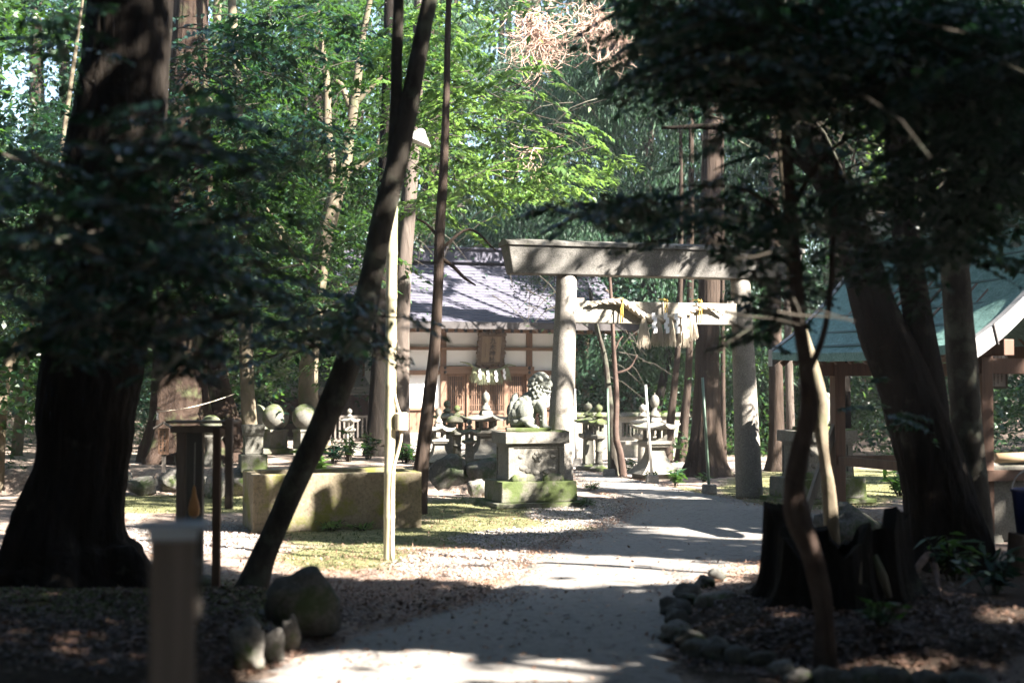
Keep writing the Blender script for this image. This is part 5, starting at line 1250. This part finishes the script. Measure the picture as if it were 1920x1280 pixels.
T['gnarl'] = tree('near gnarled thin trunk twisting up through the right bed', [(1556, 1290, 56), (1550, 1240, 46), (1546, 1170, 36), (1536, 1100, 38), (1516, 1020, 42), (1494, 962, 46), (1490, 905, 38), (1503, 838, 34), (1516, 770, 34), (1510, 690, 26), (1499, 600, 25), (1492, 500, 24), (1482, 380, 22), (1470, 200, 20), (1460, 20, 18)], M['bark_pink'], Y=7.6, up=(-.1, 0, 1), n=22, jit=.12, limbs=[[(1512, 705, 14), (1540, 640, 12), (1556, 560, 11), (1562, 440, 10), (1570, 300, 8)], [(1490, 440, 12), (1440, 380, 9), (1370, 350, 6), (1280, 350, 3)], [(1485, 390, 12), (1540, 300, 9), (1610, 250, 6), (1700, 230, 3)]])
T['pole_r'] = tree('slender pale stem with bright patches right behind the gnarled trunk', [(1566, 1000, 34), (1556, 930, 26), (1546, 860, 20), (1538, 800, 26), (1536, 750, 32), (1522, 690, 28), (1508, 640, 26), (1494, 585, 20), (1482, 500, 16), (1470, 350, 13)], M['bark_pale'], Y=11, up=(-.2, 0, 2), jit=.1)
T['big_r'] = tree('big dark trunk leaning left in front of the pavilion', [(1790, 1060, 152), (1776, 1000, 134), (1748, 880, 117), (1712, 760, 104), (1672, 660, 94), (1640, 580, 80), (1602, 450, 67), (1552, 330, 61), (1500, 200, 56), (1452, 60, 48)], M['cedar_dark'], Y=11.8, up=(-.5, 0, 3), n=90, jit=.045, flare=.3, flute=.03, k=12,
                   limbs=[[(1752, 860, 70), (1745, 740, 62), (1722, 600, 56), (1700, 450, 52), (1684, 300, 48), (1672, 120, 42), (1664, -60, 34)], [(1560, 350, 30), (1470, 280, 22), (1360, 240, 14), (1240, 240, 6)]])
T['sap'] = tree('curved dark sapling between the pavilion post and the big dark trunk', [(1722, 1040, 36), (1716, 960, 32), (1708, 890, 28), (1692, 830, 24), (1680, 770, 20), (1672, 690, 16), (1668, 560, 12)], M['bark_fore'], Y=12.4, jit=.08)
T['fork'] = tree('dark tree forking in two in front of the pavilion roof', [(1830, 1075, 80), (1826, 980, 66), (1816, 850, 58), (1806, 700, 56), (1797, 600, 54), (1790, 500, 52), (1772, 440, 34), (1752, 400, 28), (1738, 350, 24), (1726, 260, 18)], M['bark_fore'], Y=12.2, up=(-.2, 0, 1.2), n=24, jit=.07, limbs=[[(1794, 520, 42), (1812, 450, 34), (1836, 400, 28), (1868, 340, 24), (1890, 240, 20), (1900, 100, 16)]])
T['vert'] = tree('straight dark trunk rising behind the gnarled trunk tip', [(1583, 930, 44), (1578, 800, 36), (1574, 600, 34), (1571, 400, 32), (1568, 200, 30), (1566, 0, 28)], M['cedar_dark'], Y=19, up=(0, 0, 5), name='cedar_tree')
T['bg1'] = tree('far sunlit slim cedar above the top beam of the gate', [(1325, 800, 18), (1324, 500, 16), (1322, 300, 16), (1320, 120, 14)], M['bark_pale'], Y=36, up=(0, 0, 5), name='cedar_tree')
T['bg2'] = tree('far pale trunk in line with the left end of the top beam', [(1098, 800, 14), (1098, 520, 13), (1096, 400, 12), (1092, 200, 10)], M['bark_pale'], Y=38, up=(0, 0, 4), name='cedar_tree')

# ------------------------------------------------------------------ crowns seen in the picture
sprays('crown', T['pale'], [(600, 170, 260, 200), (540, 340, 170, 120), (700, 60, 180, 90), (420, 260, 150, 170)], 20, 29, 1150, 58, .75, .1, 'leaf_mid', 150)
sprays('crown', T['thin3'], [(480, 520, 160, 130), (450, 380, 150, 120), (660, 470, 90, 110), (540, 640, 110, 70)], 21, 30, 600, 58, .7, .1, 'leaf_mid', 90)
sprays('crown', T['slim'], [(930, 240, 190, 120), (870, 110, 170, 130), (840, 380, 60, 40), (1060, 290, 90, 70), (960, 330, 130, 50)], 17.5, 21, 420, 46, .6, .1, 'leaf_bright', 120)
crown(T['cedar_g'], [(800, 440, 90, 60), (760, 560, 40, 60), (1000, 560, 50, 50), (780, 520, 30, 50)], 24, 27, 70, 130, .35, .075, M['leaf_mid'], twigs=30)
crown(T['bg2'], [(1010, 545, 60, 70), (1060, 560, 40, 60), (1200, 548, 190, 30)], 27, 30, 110, 150, .42, .075, M['leaf_dark'], twigs=20)
crown(T['pr2'], [(1200, 690, 80, 50), (1140, 640, 50, 40), (1300, 640, 70, 50)], 25, 29, 40, 60, .35, .07, M['leaf_mid'], twigs=14, twigmat=M['bark_fore'])
sprays('crown', T['cedar_l'], [(650, 560, 70, 70), (620, 660, 80, 50), (690, 480, 50, 60), (560, 700, 80, 30)], 24, 28, 130, 60, .7, .1, 'leaf_dark', 30)
sprays('crown', T['red'], [(400, 130, 130, 90), (520, 260, 110, 60), (380, 420, 110, 80), (60, 300, 90, 120), (60, 520, 80, 100), (620, 60, 90, 50), (480, 60, 100, 50)], 14.5, 20, 330, 60, .6, .085, 'leaf_dark', 60)
# conifer sprays hanging behind the gate
def conifer(e, ells, Y0, Y1, nc, per=90, size=.16, mat='leaf_conifer', ln=.9):
    c = pxell(ells, Y0, Y1, nc); pts = []; dr = []
    for p in c:
        a = random.random() * 6.28; d = np.array([math.cos(a), math.sin(a), 0.])
        t = rng.random((per, 1)) ** .8; side = rng.normal(size=(per, 3)) * .14
        q = p + d * t * ln + side + np.array([0, 0, -1.0]) * (t * .35 + t * t * .5) * ln; pts.append(q)
        dr.append(np.tile(d * .45 + np.array([0, 0, -.9]), (per, 1)))
    return leaves('crown', np.vstack(pts), size, M[mat], e, e.location, aspect=.22, dirs=np.vstack(dr))
conifer(T['big_cedar'], [(1180, 250, 160, 190), (1330, 330, 150, 200), (1250, 100, 190, 110), (1110, 140, 120, 120)], 26, 34, 620)
conifer(T['bg1'], [(1150, 380, 160, 90), (1050, 420, 120, 60), (1300, 450, 150, 70), (960, 430, 110, 50)], 33, 39, 420, size=.17)
conifer(T['c4'], [(1440, 560, 90, 100), (1450, 350, 110, 150), (1540, 620, 80, 90)], 27, 34, 300)
conifer(T['c2'], [(1290, 600, 90, 60), (1380, 700, 60, 70), (1200, 640, 80, 30)], 30, 36, 160)
# foreground masses, out of focus
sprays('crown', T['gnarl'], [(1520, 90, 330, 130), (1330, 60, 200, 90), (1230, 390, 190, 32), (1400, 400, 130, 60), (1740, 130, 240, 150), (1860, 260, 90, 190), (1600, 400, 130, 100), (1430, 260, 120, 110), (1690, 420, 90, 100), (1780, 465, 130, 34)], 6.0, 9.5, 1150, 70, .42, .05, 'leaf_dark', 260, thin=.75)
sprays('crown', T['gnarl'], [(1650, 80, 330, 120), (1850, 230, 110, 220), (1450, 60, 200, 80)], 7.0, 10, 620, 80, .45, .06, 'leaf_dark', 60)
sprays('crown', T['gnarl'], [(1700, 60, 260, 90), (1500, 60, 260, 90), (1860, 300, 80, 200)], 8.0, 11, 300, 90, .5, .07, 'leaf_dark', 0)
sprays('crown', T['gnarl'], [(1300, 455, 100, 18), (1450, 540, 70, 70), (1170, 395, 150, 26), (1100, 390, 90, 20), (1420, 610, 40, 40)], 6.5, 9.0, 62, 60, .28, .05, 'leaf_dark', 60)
crown(T['big_r'], [(1680, 240, 230, 200), (1880, 200, 90, 230), (1500, 140, 220, 130), (1600, 40, 330, 90)], 10.5, 14.5, 300, 80, .36, .08, M['leaf_dark'], twigs=60)
sprays('crown', T['sap'], [(1650, 750, 60, 50), (1610, 720, 50, 40), (1700, 800, 40, 30)], 8.5, 11, 16, 50, .3, .055, 'leaf_dark', 0)
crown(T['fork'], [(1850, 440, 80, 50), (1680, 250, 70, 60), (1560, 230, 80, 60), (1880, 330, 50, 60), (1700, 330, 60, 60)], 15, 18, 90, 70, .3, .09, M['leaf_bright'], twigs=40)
sprays('crown', T['lean'], [(640, 620, 110, 50), (540, 600, 110, 60), (450, 520, 90, 70), (560, 650, 120, 34)], 8.0, 11, 60, 55, .34, .05, 'leaf_dark', 60)
e = empty('shrub_tree', G(-420, 1250), 0, 'leafy dark branches hanging in front of the giant left trunk', 'tree')
MB().tube([(0, 0, -.1), (.05, 0, 1.2), (.2, .1, 2.4), (.5, .3, 3.6)], [.06, .05, .04, .02], 10).build('trunk', M['bark_fore'], e)
sprays('crown', e, [(320, 380, 150, 150), (160, 500, 150, 130), (430, 540, 130, 70), (70, 430, 100, 130), (260, 620, 190, 70), (330, 240, 90, 90), (40, 330, 60, 120), (560, 590, 120, 50), (100, 60, 110, 60)], 4.8, 8.0, 250, 60, .36, .05, 'leaf_dark', 170, thin=.5)
# ------------------------------------------------------------------ overhead canopy and side woods
canopy_trees = [((9.5, 14.2), 'off frame tree on the right whose crown roofs the right bed'), ((12, .6), 'off frame tree beyond the right bed'), ((6.5, 1.5), 'off frame tree near the viewer on the right'),
                ((14, 11), 'tree well to the right of the pavilion'), ((13, 19), 'tree behind the pavilion on the far right'), ((-7.5, 5), 'off frame tree left of the viewer'), ((3.2, -2.5), 'tree behind the viewer on the right'),
                ((-3, -2), 'tree behind the viewer on the left'), ((18, 6), 'outermost tree on the right'), ((19, 16), 'outer tree far right'), ((-9, 11), 'off frame tree on the left edge'), ((18, 25), 'far right tree beyond the gate'), ((11, -3), 'tree far right behind the viewer')]
cr_roots = []
for (x, y), lab in canopy_trees:
    z = H(x, y); e = empty('canopy_tree', (x, y, z), 0, lab, 'tree', 'tall trees around the clearing'); h = 11
    c = cr([(0, 0, -.2, .34), (.1, 0, 2, .26), (.0, .15, 5, .22), (.2, .1, 8, .16), (.1, 0, h, .06)], 5)
    MB().tube(c[:, :3], c[:, 3], 16, .06, flare=.5).build('trunk', M['cedar_dark'], e, smooth=True); cr_roots.append((x, y, e))
    lm = MB()
    for k in range(9):
        a = k * 2.4; z0 = 5 + k * .6; lm.tube([(0, 0, z0), (1 * math.cos(a), 1 * math.sin(a), z0 + .9), (1.9 * math.cos(a), 1.9 * math.sin(a), z0 + 1.5)], [.08, .055, .02], 7)
    lm.build('limbs', M['cedar_dark'], e)
n = 6000
cx = rng.uniform(-9, 25, n); cy = rng.uniform(-11, 26, n); cz = rng.uniform(7.2, 13.5, n)
vis = np.abs(cx) < .40 * np.maximum(cy, 0) + .8          # keep the part above the clearing high
cz = np.where(vis & (cz < 7.6 + .1 * cy), cz + 3.0, cz)
cc = np.column_stack([cx, cy, cz])
low = rng.random(n) < .45                                  # thicker low roof over the right and the near ground
dn = (snoise(cx, cy, .7, 3) > -.55) | (cy < 5) | ((cx > 4.5) & (cx < 11) & (cy < 10))
opn = (cx > -9) & (cx < 5.5) & (cy > 14)            # the clearing in front of the hall is open to the sky
dn &= ~opn | (rng.random(n) < .04)
dn &= (cy < 9.0) | (snoise(cx, cy, 1.3, 1.5) > -.22)       # broken roof of leaves farther off
cc = cc[dn]
roots = np.array([(x, y) for x, y, _ in cr_roots]); own = np.argmin(((cc[:, None, :2] - roots[None]) ** 2).sum(-1), 1)
for k, (x, y, e) in enumerate(cr_roots):
    q = cc[own == k]
    if len(q): leaves('crown', clumps(q, .8, 26, .4), .27, M['leaf_shade'], e, e.location, aspect=.62, flat=1.4, leak=.03)
q = np.column_stack([rng.uniform(-8, -1.2, 700), rng.uniform(-4, 9.5, 700), rng.uniform(4.0, 6.5, 700)])  # extra low crowns out of view on the left, added to darken the foreground
q = q[-q[:, 0] > .42 * q[:, 1] + 1.0]
leaves('shade_crown', clumps(q, .6, 30, .45), .2, M['leaf_shade'], cr_roots[5][2], cr_roots[5][2].location, aspect=.6, flat=1.2, leak=.02)
# unseen boughs added to shade the giant trunk and the big right trunk
q = []
for px, py, Y in [(x, y, 10.6) for y in range(560, 1060, 50) for x in (90, 150, 205)] + [(1776, 1000, 11.8), (1750, 900, 11.8), (1725, 810, 11.8), (1700, 740, 11.8), (1672, 660, 11.8), (1640, 580, 11.8), (1800, 700, 12.2), (1800, 560, 12.2)]:
    for t in (8.5, 9.5): q.append(np.array(P(px, py, Y) + SUN * (t + random.uniform(-.4, .4))))
leaves('shade_boughs', clumps(np.array(q), .45, 60, .6), .2, M['leaf_shade'], cr_roots[1][2], cr_roots[1][2].location, aspect=.6, flat=1.2, leak=.02)
# extra low, dense crowns to the right so that the right bed and the near ground lie in deep shade
q = np.column_stack([rng.uniform(3.2, 12, 1000), rng.uniform(-4, 9, 1000), rng.uniform(4.2, 7, 1000)])
q = q[q[:, 0] > .42 * q[:, 1] + 1.2]
leaves('shade_crown', clumps(q, .6, 30, .45), .2, M['leaf_shade'], cr_roots[0][2], cr_roots[0][2].location, aspect=.6, flat=1.2, leak=.02)

# forest wall behind: individual trees around, then the far wood as one mass
def bgtree(x, y, h, r, mt, leafm, lab, conif=False, zb=1.5, n=60, per=90, size=.17):
    z = H(x, y); e = empty('cedar_tree' if conif else 'broadleaf_tree', (x, y, z), 0, lab, 'tree', 'trees of the surrounding wood')
    c = cr([(0, 0, -.2, r * 1.5), (.05, 0, 1, r), (random.uniform(-.2, .2), 0, h * .5, r * .8), (random.uniform(-.3, .3), 0, h, r * .2)], 5)
    MB().tube(c[:, :3], c[:, 3], 14, .06, flare=.4).build('trunk', M[mt], e, smooth=True)
    k = n; zz = zb + (h - zb) * rng.random(k) ** .9; rr = (h - zz * .6) / h * (2.6 if not conif else 2.0)
    a = rng.random(k) * 6.28; q = np.sqrt(rng.random(k))
    cen = np.column_stack([x + rr * q * np.cos(a), y + rr * q * np.sin(a), z + zz])
    if conif:
        pts = []; dr = []
        for p, aa in zip(cen, a):
            d = np.array([math.cos(aa), math.sin(aa), 0.]); t = rng.random((per, 1)) ** .8
            pts.append(p + d * t * .9 + rng.normal(size=(per, 3)) * .16 + np.array([0, 0, -1.]) * (t * .3 + t * t * .5)); dr.append(np.tile(d * .5 + np.array([0, 0, -.8]), (per, 1)))
        leaves('crown', np.vstack(pts), size, M[leafm], e, e.location, aspect=.24, dirs=np.vstack(dr))
    else: leaves('crown', clumps(cen, .62, per, .5), size, M[leafm], e, e.location, aspect=.5)
    return e
side = [(-8.2, 19, 9, .16, 'bark_pale', 'leaf_mid'), (-10.5, 24, 11, .2, 'cedar_grey', 'leaf_bamboo'), (-7.6, 27, 10, .14, 'cedar', 'leaf_mid'), (-12.5, 30, 12, .2, 'cedar_grey', 'leaf_bamboo'), (-9.6, 32, 12, .2, 'cedar', 'leaf_dark'), (-11.5, 20, 9, .2, 'cedar_dark', 'leaf_bamboo'),
        (-6.4, 31, 12, .2, 'bark_pale', 'leaf_mid'), (-4.6, 34.5, 13, .22, 'cedar', 'leaf_mid'), (-2.2, 38, 14, .24, 'cedar', 'leaf_conifer'), (.8, 39, 15, .22, 'cedar', 'leaf_conifer'), (3.4, 36, 13, .2, 'cedar', 'leaf_conifer'), (6.0, 34, 13, .22, 'cedar', 'leaf_conifer'), (8.6, 31, 12, .2, 'cedar', 'leaf_mid'),
        (9.8, 26, 11, .2, 'cedar', 'leaf_mid'), (8.4, 22.5, 9, .16, 'bark_pale', 'leaf_bamboo'), (11.5, 22, 10, .18, 'cedar_grey', 'leaf_bamboo'), (11.0, 17, 9, .16, 'cedar_grey', 'leaf_bamboo'), (12.6, 28, 12, .2, 'cedar', 'leaf_mid'), (4.8, 42, 15, .25, 'cedar', 'leaf_conifer'), (-8, 40, 15, .25, 'cedar', 'leaf_conifer'), (9.5, 39, 15, .25, 'cedar', 'leaf_conifer'), (-14, 37, 14, .25, 'cedar', 'leaf_mid')]
where = ['left edge thicket, nearest pale trunk', 'left thicket, bamboo like foliage', 'left background beyond the broad red trunk', 'far left background', 'left background between the giant and the broad red trunk', 'left edge thicket, dark trunk', 'background above the dark low hall', 'behind the left end of the shrine roof', 'behind the shrine ridge, dark hanging sprays', 'behind the left pillar, far back', 'seen between the gate pillars, far back', 'right of the gate, far back', 'behind the pavilion roof, left part', 'behind the pavilion post', 'glittering thin leaved tree behind the pavilion', 'thin leaved tree behind the notice board', 'thin leaved tree at the right edge behind the basin', 'right background behind the pavilion', 'deep background above the lower beam', 'deep background upper left', 'deep background upper right', 'deep background far left edge']
for s, w in zip(side, where):
    x, y, h, r, mt, lf = s
    bgtree(x, y, h, r, mt, lf, 'background tree, ' + w, lf == 'leaf_conifer', .6 if lf != 'leaf_conifer' else 1.6, 130, 95, .13 if lf != 'leaf_bamboo' else .11)
# understory and far wood
def mass(name, x0, x1, y0, y1, z0, z1, n, per, rad, size, mat, label=None, hole=None, conif=False, asp=.5):
    x = rng.uniform(x0, x1, n); y = rng.uniform(y0, y1, n); z = z0 + (z1 - z0) * rng.random(n); z += gh(x, y)
    c = np.column_stack([x, y, z])
    if hole is not None:
        px, py = proj(c)
        for ex, ey, rx, ry, pr_ in hole:
            m = (((px - ex) / rx) ** 2 + ((py - ey) / ry) ** 2 < 1) & (rng.random(len(c)) < pr_); c = c[~m]; px = px[~m]; py = py[~m]
    o = leaves(name, clumps(c, rad, per, .55), size, M[mat], None, None, aspect=asp, kind='stuff', droop=.3 if not conif else 1.2)
    if label: o['label'] = label
sky_gap = [(50, 150, 90, 70, .6), (15, 240, 40, 45, .6), (960, 60, 40, 30, .7), (690, 45, 34, 26, .6), (1850, 40, 50, 30, .4)]
mass('forest_undergrowth', -17, 18, 32.5, 40, 0, 4.5, 900, 110, .6, .12, 'leaf_dark')
mass('forest_undergrowth', -16, -6.5, 17, 30, 0, 4.6, 520, 110, .5, .095, 'leaf_bamboo', asp=.28)
mass('forest_undergrowth', 6.8, 17, 17.5, 30, 0, 4.8, 620, 110, .5, .095, 'leaf_bamboo', asp=.28)
mass('forest_undergrowth', 3.2, 8, 27, 33, 0, 3.0, 260, 110, .5, .1, 'leaf_mid')
mass('far_forest', -30, 32, 42, 56, 0, 21, 2600, 100, 1.1, .24, 'leaf_mid', hole=sky_gap)
mass('far_forest', -24, 26, 37, 43, 3, 16, 1300, 100, .8, .19, 'leaf_conifer', hole=sky_gap, conif=True, asp=.3)
mass('far_forest', -40, -13, 15, 50, 1, 16, 1100, 90, 1.2, .25, 'leaf_dark', hole=sky_gap)
mass('far_forest', 15, 40, 14, 50, 1, 17, 1100, 90, 1.2, .25, 'leaf_dark')
mass('forest_undergrowth', -14, 16, -13, -5, 0, 9, 900, 70, 1.0, .26, 'leaf_shade')  # this and the next two: unseen foliage added to cut sky light
mass('forest_undergrowth', -14, -6, -6, 12, 0, 9, 800, 70, .9, .24, 'leaf_shade')
mass('forest_undergrowth', 8.5, 16, -6, 9, 0, 6, 650, 70, .9, .24, 'leaf_shade')
m = MB()
for k in range(70):
    x = random.uniform(-22, 22); y = random.uniform(40, 54); z = H(x, y); r = random.uniform(.1, .22); m.tube([(x, y, z - .3), (x + random.uniform(-.3, .3), y, z + 9), (x + random.uniform(-.5, .5), y, z + 19)], [r * 1.3, r, r * .4], 8)
o = m.build('far_trunks', M['cedar'], smooth=True); o['kind'] = 'stuff'

def haze():
    o = MB().box((0, 45, 14), (150, 175, 33)).build('haze', bpy.data.materials.new('haze')); m = o.data.materials[0]; m.use_nodes = True; nt = m.node_tree; nt.nodes.clear()
    out = nt.nodes.new('ShaderNodeOutputMaterial'); v = nt.nodes.new('ShaderNodeVolumePrincipled'); v.inputs['Density'].default_value = HAZE; v.inputs['Color'].default_value = (.9, .93, 1, 1); v.inputs['Anisotropy'].default_value = .3
    nt.links.new(v.outputs[0], out.inputs['Volume']); o['kind'] = 'stuff'
HAZE = .0009
haze()
sc.cycles.volume_bounces = 0
# ------------------------------------------------------------------ small plants, stump, dead twigs
def plant(g, h, n, label, mat='leaf_mid', name='leafy_shrub', ls=.12, asp=.3, r=.25, group=None):
    e = empty(name, g, 0, label, 'plant', group); m = MB(); pts = []; dr = []
    for k in range(n):
        a = random.random() * 6.28; q = random.random() * r; t = Vector((q * math.cos(a), q * math.sin(a), h * random.uniform(.5, 1)))
        m.tube([(t.x * .2, t.y * .2, 0), (t.x * .6, t.y * .6, t.z * .6), t], [.008, .006, .003], 5)
        for j in range(9):
            b = random.random() * 6.28; f = random.uniform(.35, 1); pts.append((g[0] + t.x * f + .06 * math.cos(b), g[1] + t.y * f + .06 * math.sin(b), g[2] + t.z * f)); dr.append((math.cos(b), math.sin(b), random.uniform(-.4, .35)))
    m.build('stems', M['bark_fore'], e); leaves('foliage', np.array(pts), ls, M[mat], e, g, aspect=asp, dirs=np.array(dr), carve=False, flat=1)
g = P(590, 820, 16.5); plant(Vector((g.x, g.y, .33)), .62, 16, 'bright long leaved shrub in front of the half hidden stone ball post', 'leaf_bright', ls=.17, asp=.28, r=.2)
for px, py, h, lab, mt in [(655, 866, .55, 'dark shrub under the little pale lantern', 'leaf_mid'), (690, 862, .45, 'low shrub at the foot of the dark cedar', 'leaf_mid'), (625, 868, .4, 'small shrub right of the leaning trunk behind the trough', 'leaf_dark'), (762, 868, .32, 'strap leaved plant right of the bamboo coloured pole', 'leaf_mid')]:
    g = G(px, py, .33); plant(Vector((g.x, g.y, .33)), h, 14, lab, mt, ls=.13)
for px, py, h, lab, mt in [(1265, 912, .28, 'arching fern like plant at the foot of the largest lantern', 'leaf_mid'), (1225, 905, .2, 'little plant beside the foot of the thin pale pole', 'leaf_mid'), (1170, 888, .28, 'bushy plant between the two thin dark trunks', 'leaf_mid'), (1100, 950, .13, 'tiny weed at the right corner of the lion pedestal', 'leaf_mid'), (1320, 905, .14, 'tiny weed in front of the huge flared cedar', 'leaf_mid'), (1690, 930, .4, 'drooping plant behind the pavilion post', 'leaf_mid'), (735, 892, .3, 'plant behind the trough right of the pole', 'leaf_mid'),
                           (1110, 918, .12, 'tuft on the gravel right of the lion pedestal', 'leaf_bright'), (620, 997, .12, 'seedling at the foot of the stone trough', 'leaf_bright'), (682, 996, .09, 'second seedling at the foot of the stone trough', 'leaf_bright'), (1650, 1225, .2, 'blue green weed in front of the stump', 'leaf_mid'), (1790, 1120, .35, 'grassy weed right of the stump', 'leaf_mid'), (1860, 1150, .3, 'grassy weed at the right edge beyond the root', 'leaf_dark')]:
    g = G(px, py); g.z = H(g.x, g.y); plant(g, h, 10 if h > .2 else 6, lab, mt, ls=.05 + h * .3, asp=.25, r=.1 + h * .4)
def stump():
    g = G(1585, 1175); g = Vector((g.x, g.y + .3, H(g.x, g.y + .3))); e = empty('tree_stump', g, 0, 'big dark rotten tree stump with a torn rim inside the right bed', 'stump')
    n = 64; vs = []; ph = 1.3; Rr = .46
    def rad(a, z): return Rr * (1 + .10 * math.sin(3 * a + ph) + .07 * math.sin(7 * a) + .04 * math.sin(15 * a + 1)) * (1 + .55 * math.exp(-z / .09) * (.4 + .6 * max(0, math.sin(5 * a + 2))) - .1 * z)
    rings = [0, .05, .12, .22, .34, .46, 1.0]
    for zf in rings:
        for k in range(n):
            a = 2 * math.pi * k / n; top = .50 + .10 * math.sin(2 * a + 2.4) + .05 * math.sin(9 * a) + .03 * math.sin(21 * a + 2)
            z = zf if zf < 1 else top
            z = min(z, top); r = rad(a, z); vs.append((r * math.cos(a), r * math.sin(a), z - .05))
    for d, rr in ((.02, .8), (.22, .7), (.4, .55)):
        for k in range(n):
            a = 2 * math.pi * k / n; top = .50 + .10 * math.sin(2 * a + 2.4) + .05 * math.sin(9 * a) + .03 * math.sin(21 * a + 2); z = max(top - d, .05); r = rad(a, z) * rr; vs.append((r * math.cos(a), r * math.sin(a), z - .05))
    R_ = len(rings) + 3; fs = [(i * n + k, i * n + (k + 1) % n, (i + 1) * n + (k + 1) % n, (i + 1) * n + k) for i in range(R_ - 1) for k in range(n)]
    fs.append(tuple((R_ - 1) * n + k for k in range(n)))
    MB().add(vs, fs).build('stump', M['cedar_dark'], e, smooth=False)
    for (px, py), (qx, qy) in (((1598, 1165), (1612, 1050)), ((1570, 1165), (1565, 1080)), ((1668, 1120), (1640, 1040))):
        a = P(px, py, g.y - .47); b = P(qx, qy, g.y - .42); md = (a + b) / 2 + Vector((random.uniform(-.02, .02), -.02, 0))
        MB().tube([a - g, md - g, b - g], [.02, .032, .015], 8, .3).build('peeled_strip', M['bark_pale'], e, smooth=True)
    pts = [(1600, 1168, .012), (1660, 1165, .02), (1710, 1150, .022), (1735, 1135, .028), (1755, 1118, .03), (1768, 1150, .02), (1775, 1185, .01)]
    c = cr([(*(Vector((G(x, y).x, G(x, y).y + .1, H(G(x, y).x, G(x, y).y) + r + (.12 if 1730 < x < 1760 else .02))) - g), r) for x, y, r in pts], 5)
    MB().tube(c[:, :3], c[:, 3], 8, .2).build('root', M['bark_pink'], e, smooth=True)
stump()
g = G(1590, 1035); g = Vector((g.x, g.y, 0)); rock('old_stump', (g.x, g.y, .16), (.3, .22, .26), M['rock_dark'], 'second low dark stump behind the torn rimmed one', 'stump', lump=.2)
# dead hanging twigs in the top centre
def deadtwigs(cx, cy, n, label, Y=23, sx=40, sy=50):
    o0 = P(cx, cy, Y); m = MB()
    for k in range(n):
        a = random.uniform(-1, 1); p = Vector((random.gauss(0, sx * .4), 0, random.gauss(0, sy * .4))) * (Y / FPX); q = [p]
        d = Vector((random.uniform(-1, 1), random.uniform(-.5, .5), random.uniform(-1, .4))).normalized() * .12
        cw = random.choice((-1, 1)) * random.uniform(.2, .6)
        for j in range(7): d = Matrix.Rotation(cw, 3, 'Y') @ d * .86 + Vector((random.gauss(0, .012), random.gauss(0, .012), -.012)); q.append(q[-1] + d)
        m.tube(q, [.008, .007, .006, .005, .004, .003, .002, .001], 4)
    o = m.build('dead_twigs', M['deadtwig']); o.location = o0; tag(o, label, 'dead branches')
deadtwigs(1010, 60, 260, 'mass of dead pinkish twigs hanging at the top centre', 23, 60, 70)
deadtwigs(1110, 40, 110, 'curly dead twigs right of the big twig mass', 23, 40, 40)
deadtwigs(1155, 75, 40, 'small curl of dead twigs farthest right at the top', 23, 24, 14)
deadtwigs(1000, 280, 14, 'small star of dead twigs among the bright leaves', 20, 12, 8)

# ------------------------------------------------------------------ camera, sun, sky
cam = bpy.data.cameras.new('camera'); co = bpy.data.objects.new('camera', cam); COL.objects.link(co); sc.camera = co
co.location = (0, 0, EYE); co.rotation_euler = (math.pi / 2 + PITCH, 0, 0); cam.lens = 50; cam.sensor_width = 36; cam.sensor_fit = 'HORIZONTAL'; cam.clip_end = 500; cam.clip_start = .05
cam.dof.use_dof = True; cam.dof.focus_distance = 19.0; cam.dof.aperture_fstop = 1.4
sl = bpy.data.lights.new('sun', 'SUN'); so = bpy.data.objects.new('sun', sl); COL.objects.link(so)
sl.energy = 5.0; sl.angle = R(.5); sl.color = (1, .915, .825)
so.rotation_euler = SUN.to_track_quat('Z', 'Y').to_euler(); so.location = SUN * 40
w = bpy.data.worlds.new('World'); sc.world = w; w.use_nodes = True; nt = w.node_tree; nt.nodes.clear()
sk = nt.nodes.new('ShaderNodeTexSky'); sk.sky_type = 'NISHITA'; sk.sun_disc = False
sk.sun_elevation = math.asin(SUN.z); sk.sun_rotation = math.atan2(SUN.x, SUN.y)
bg = nt.nodes.new('ShaderNodeBackground'); bg.inputs[1].default_value = .06; out = nt.nodes.new('ShaderNodeOutputWorld')
nt.links.new(sk.outputs[0], bg.inputs[0]); nt.links.new(bg.outputs[0], out.inputs[0])
sc.view_settings.view_transform = 'Standard'; sc.view_settings.look = 'None'; sc.view_settings.exposure = 3.25; sc.view_settings.gamma = 1
sc.cycles.max_bounces = 6; sc.cycles.diffuse_bounces = 3; sc.cycles.glossy_bounces = 2; sc.cycles.transmission_bounces = 3; sc.cycles.transparent_max_bounces = 4
sc.cycles.caustics_reflective = False; sc.cycles.caustics_refractive = False; sc.cycles.use_denoising = True
sc.cycles.sample_clamp_indirect = 6
for o in sc.objects:
    if '_y' in o: del o['_y']
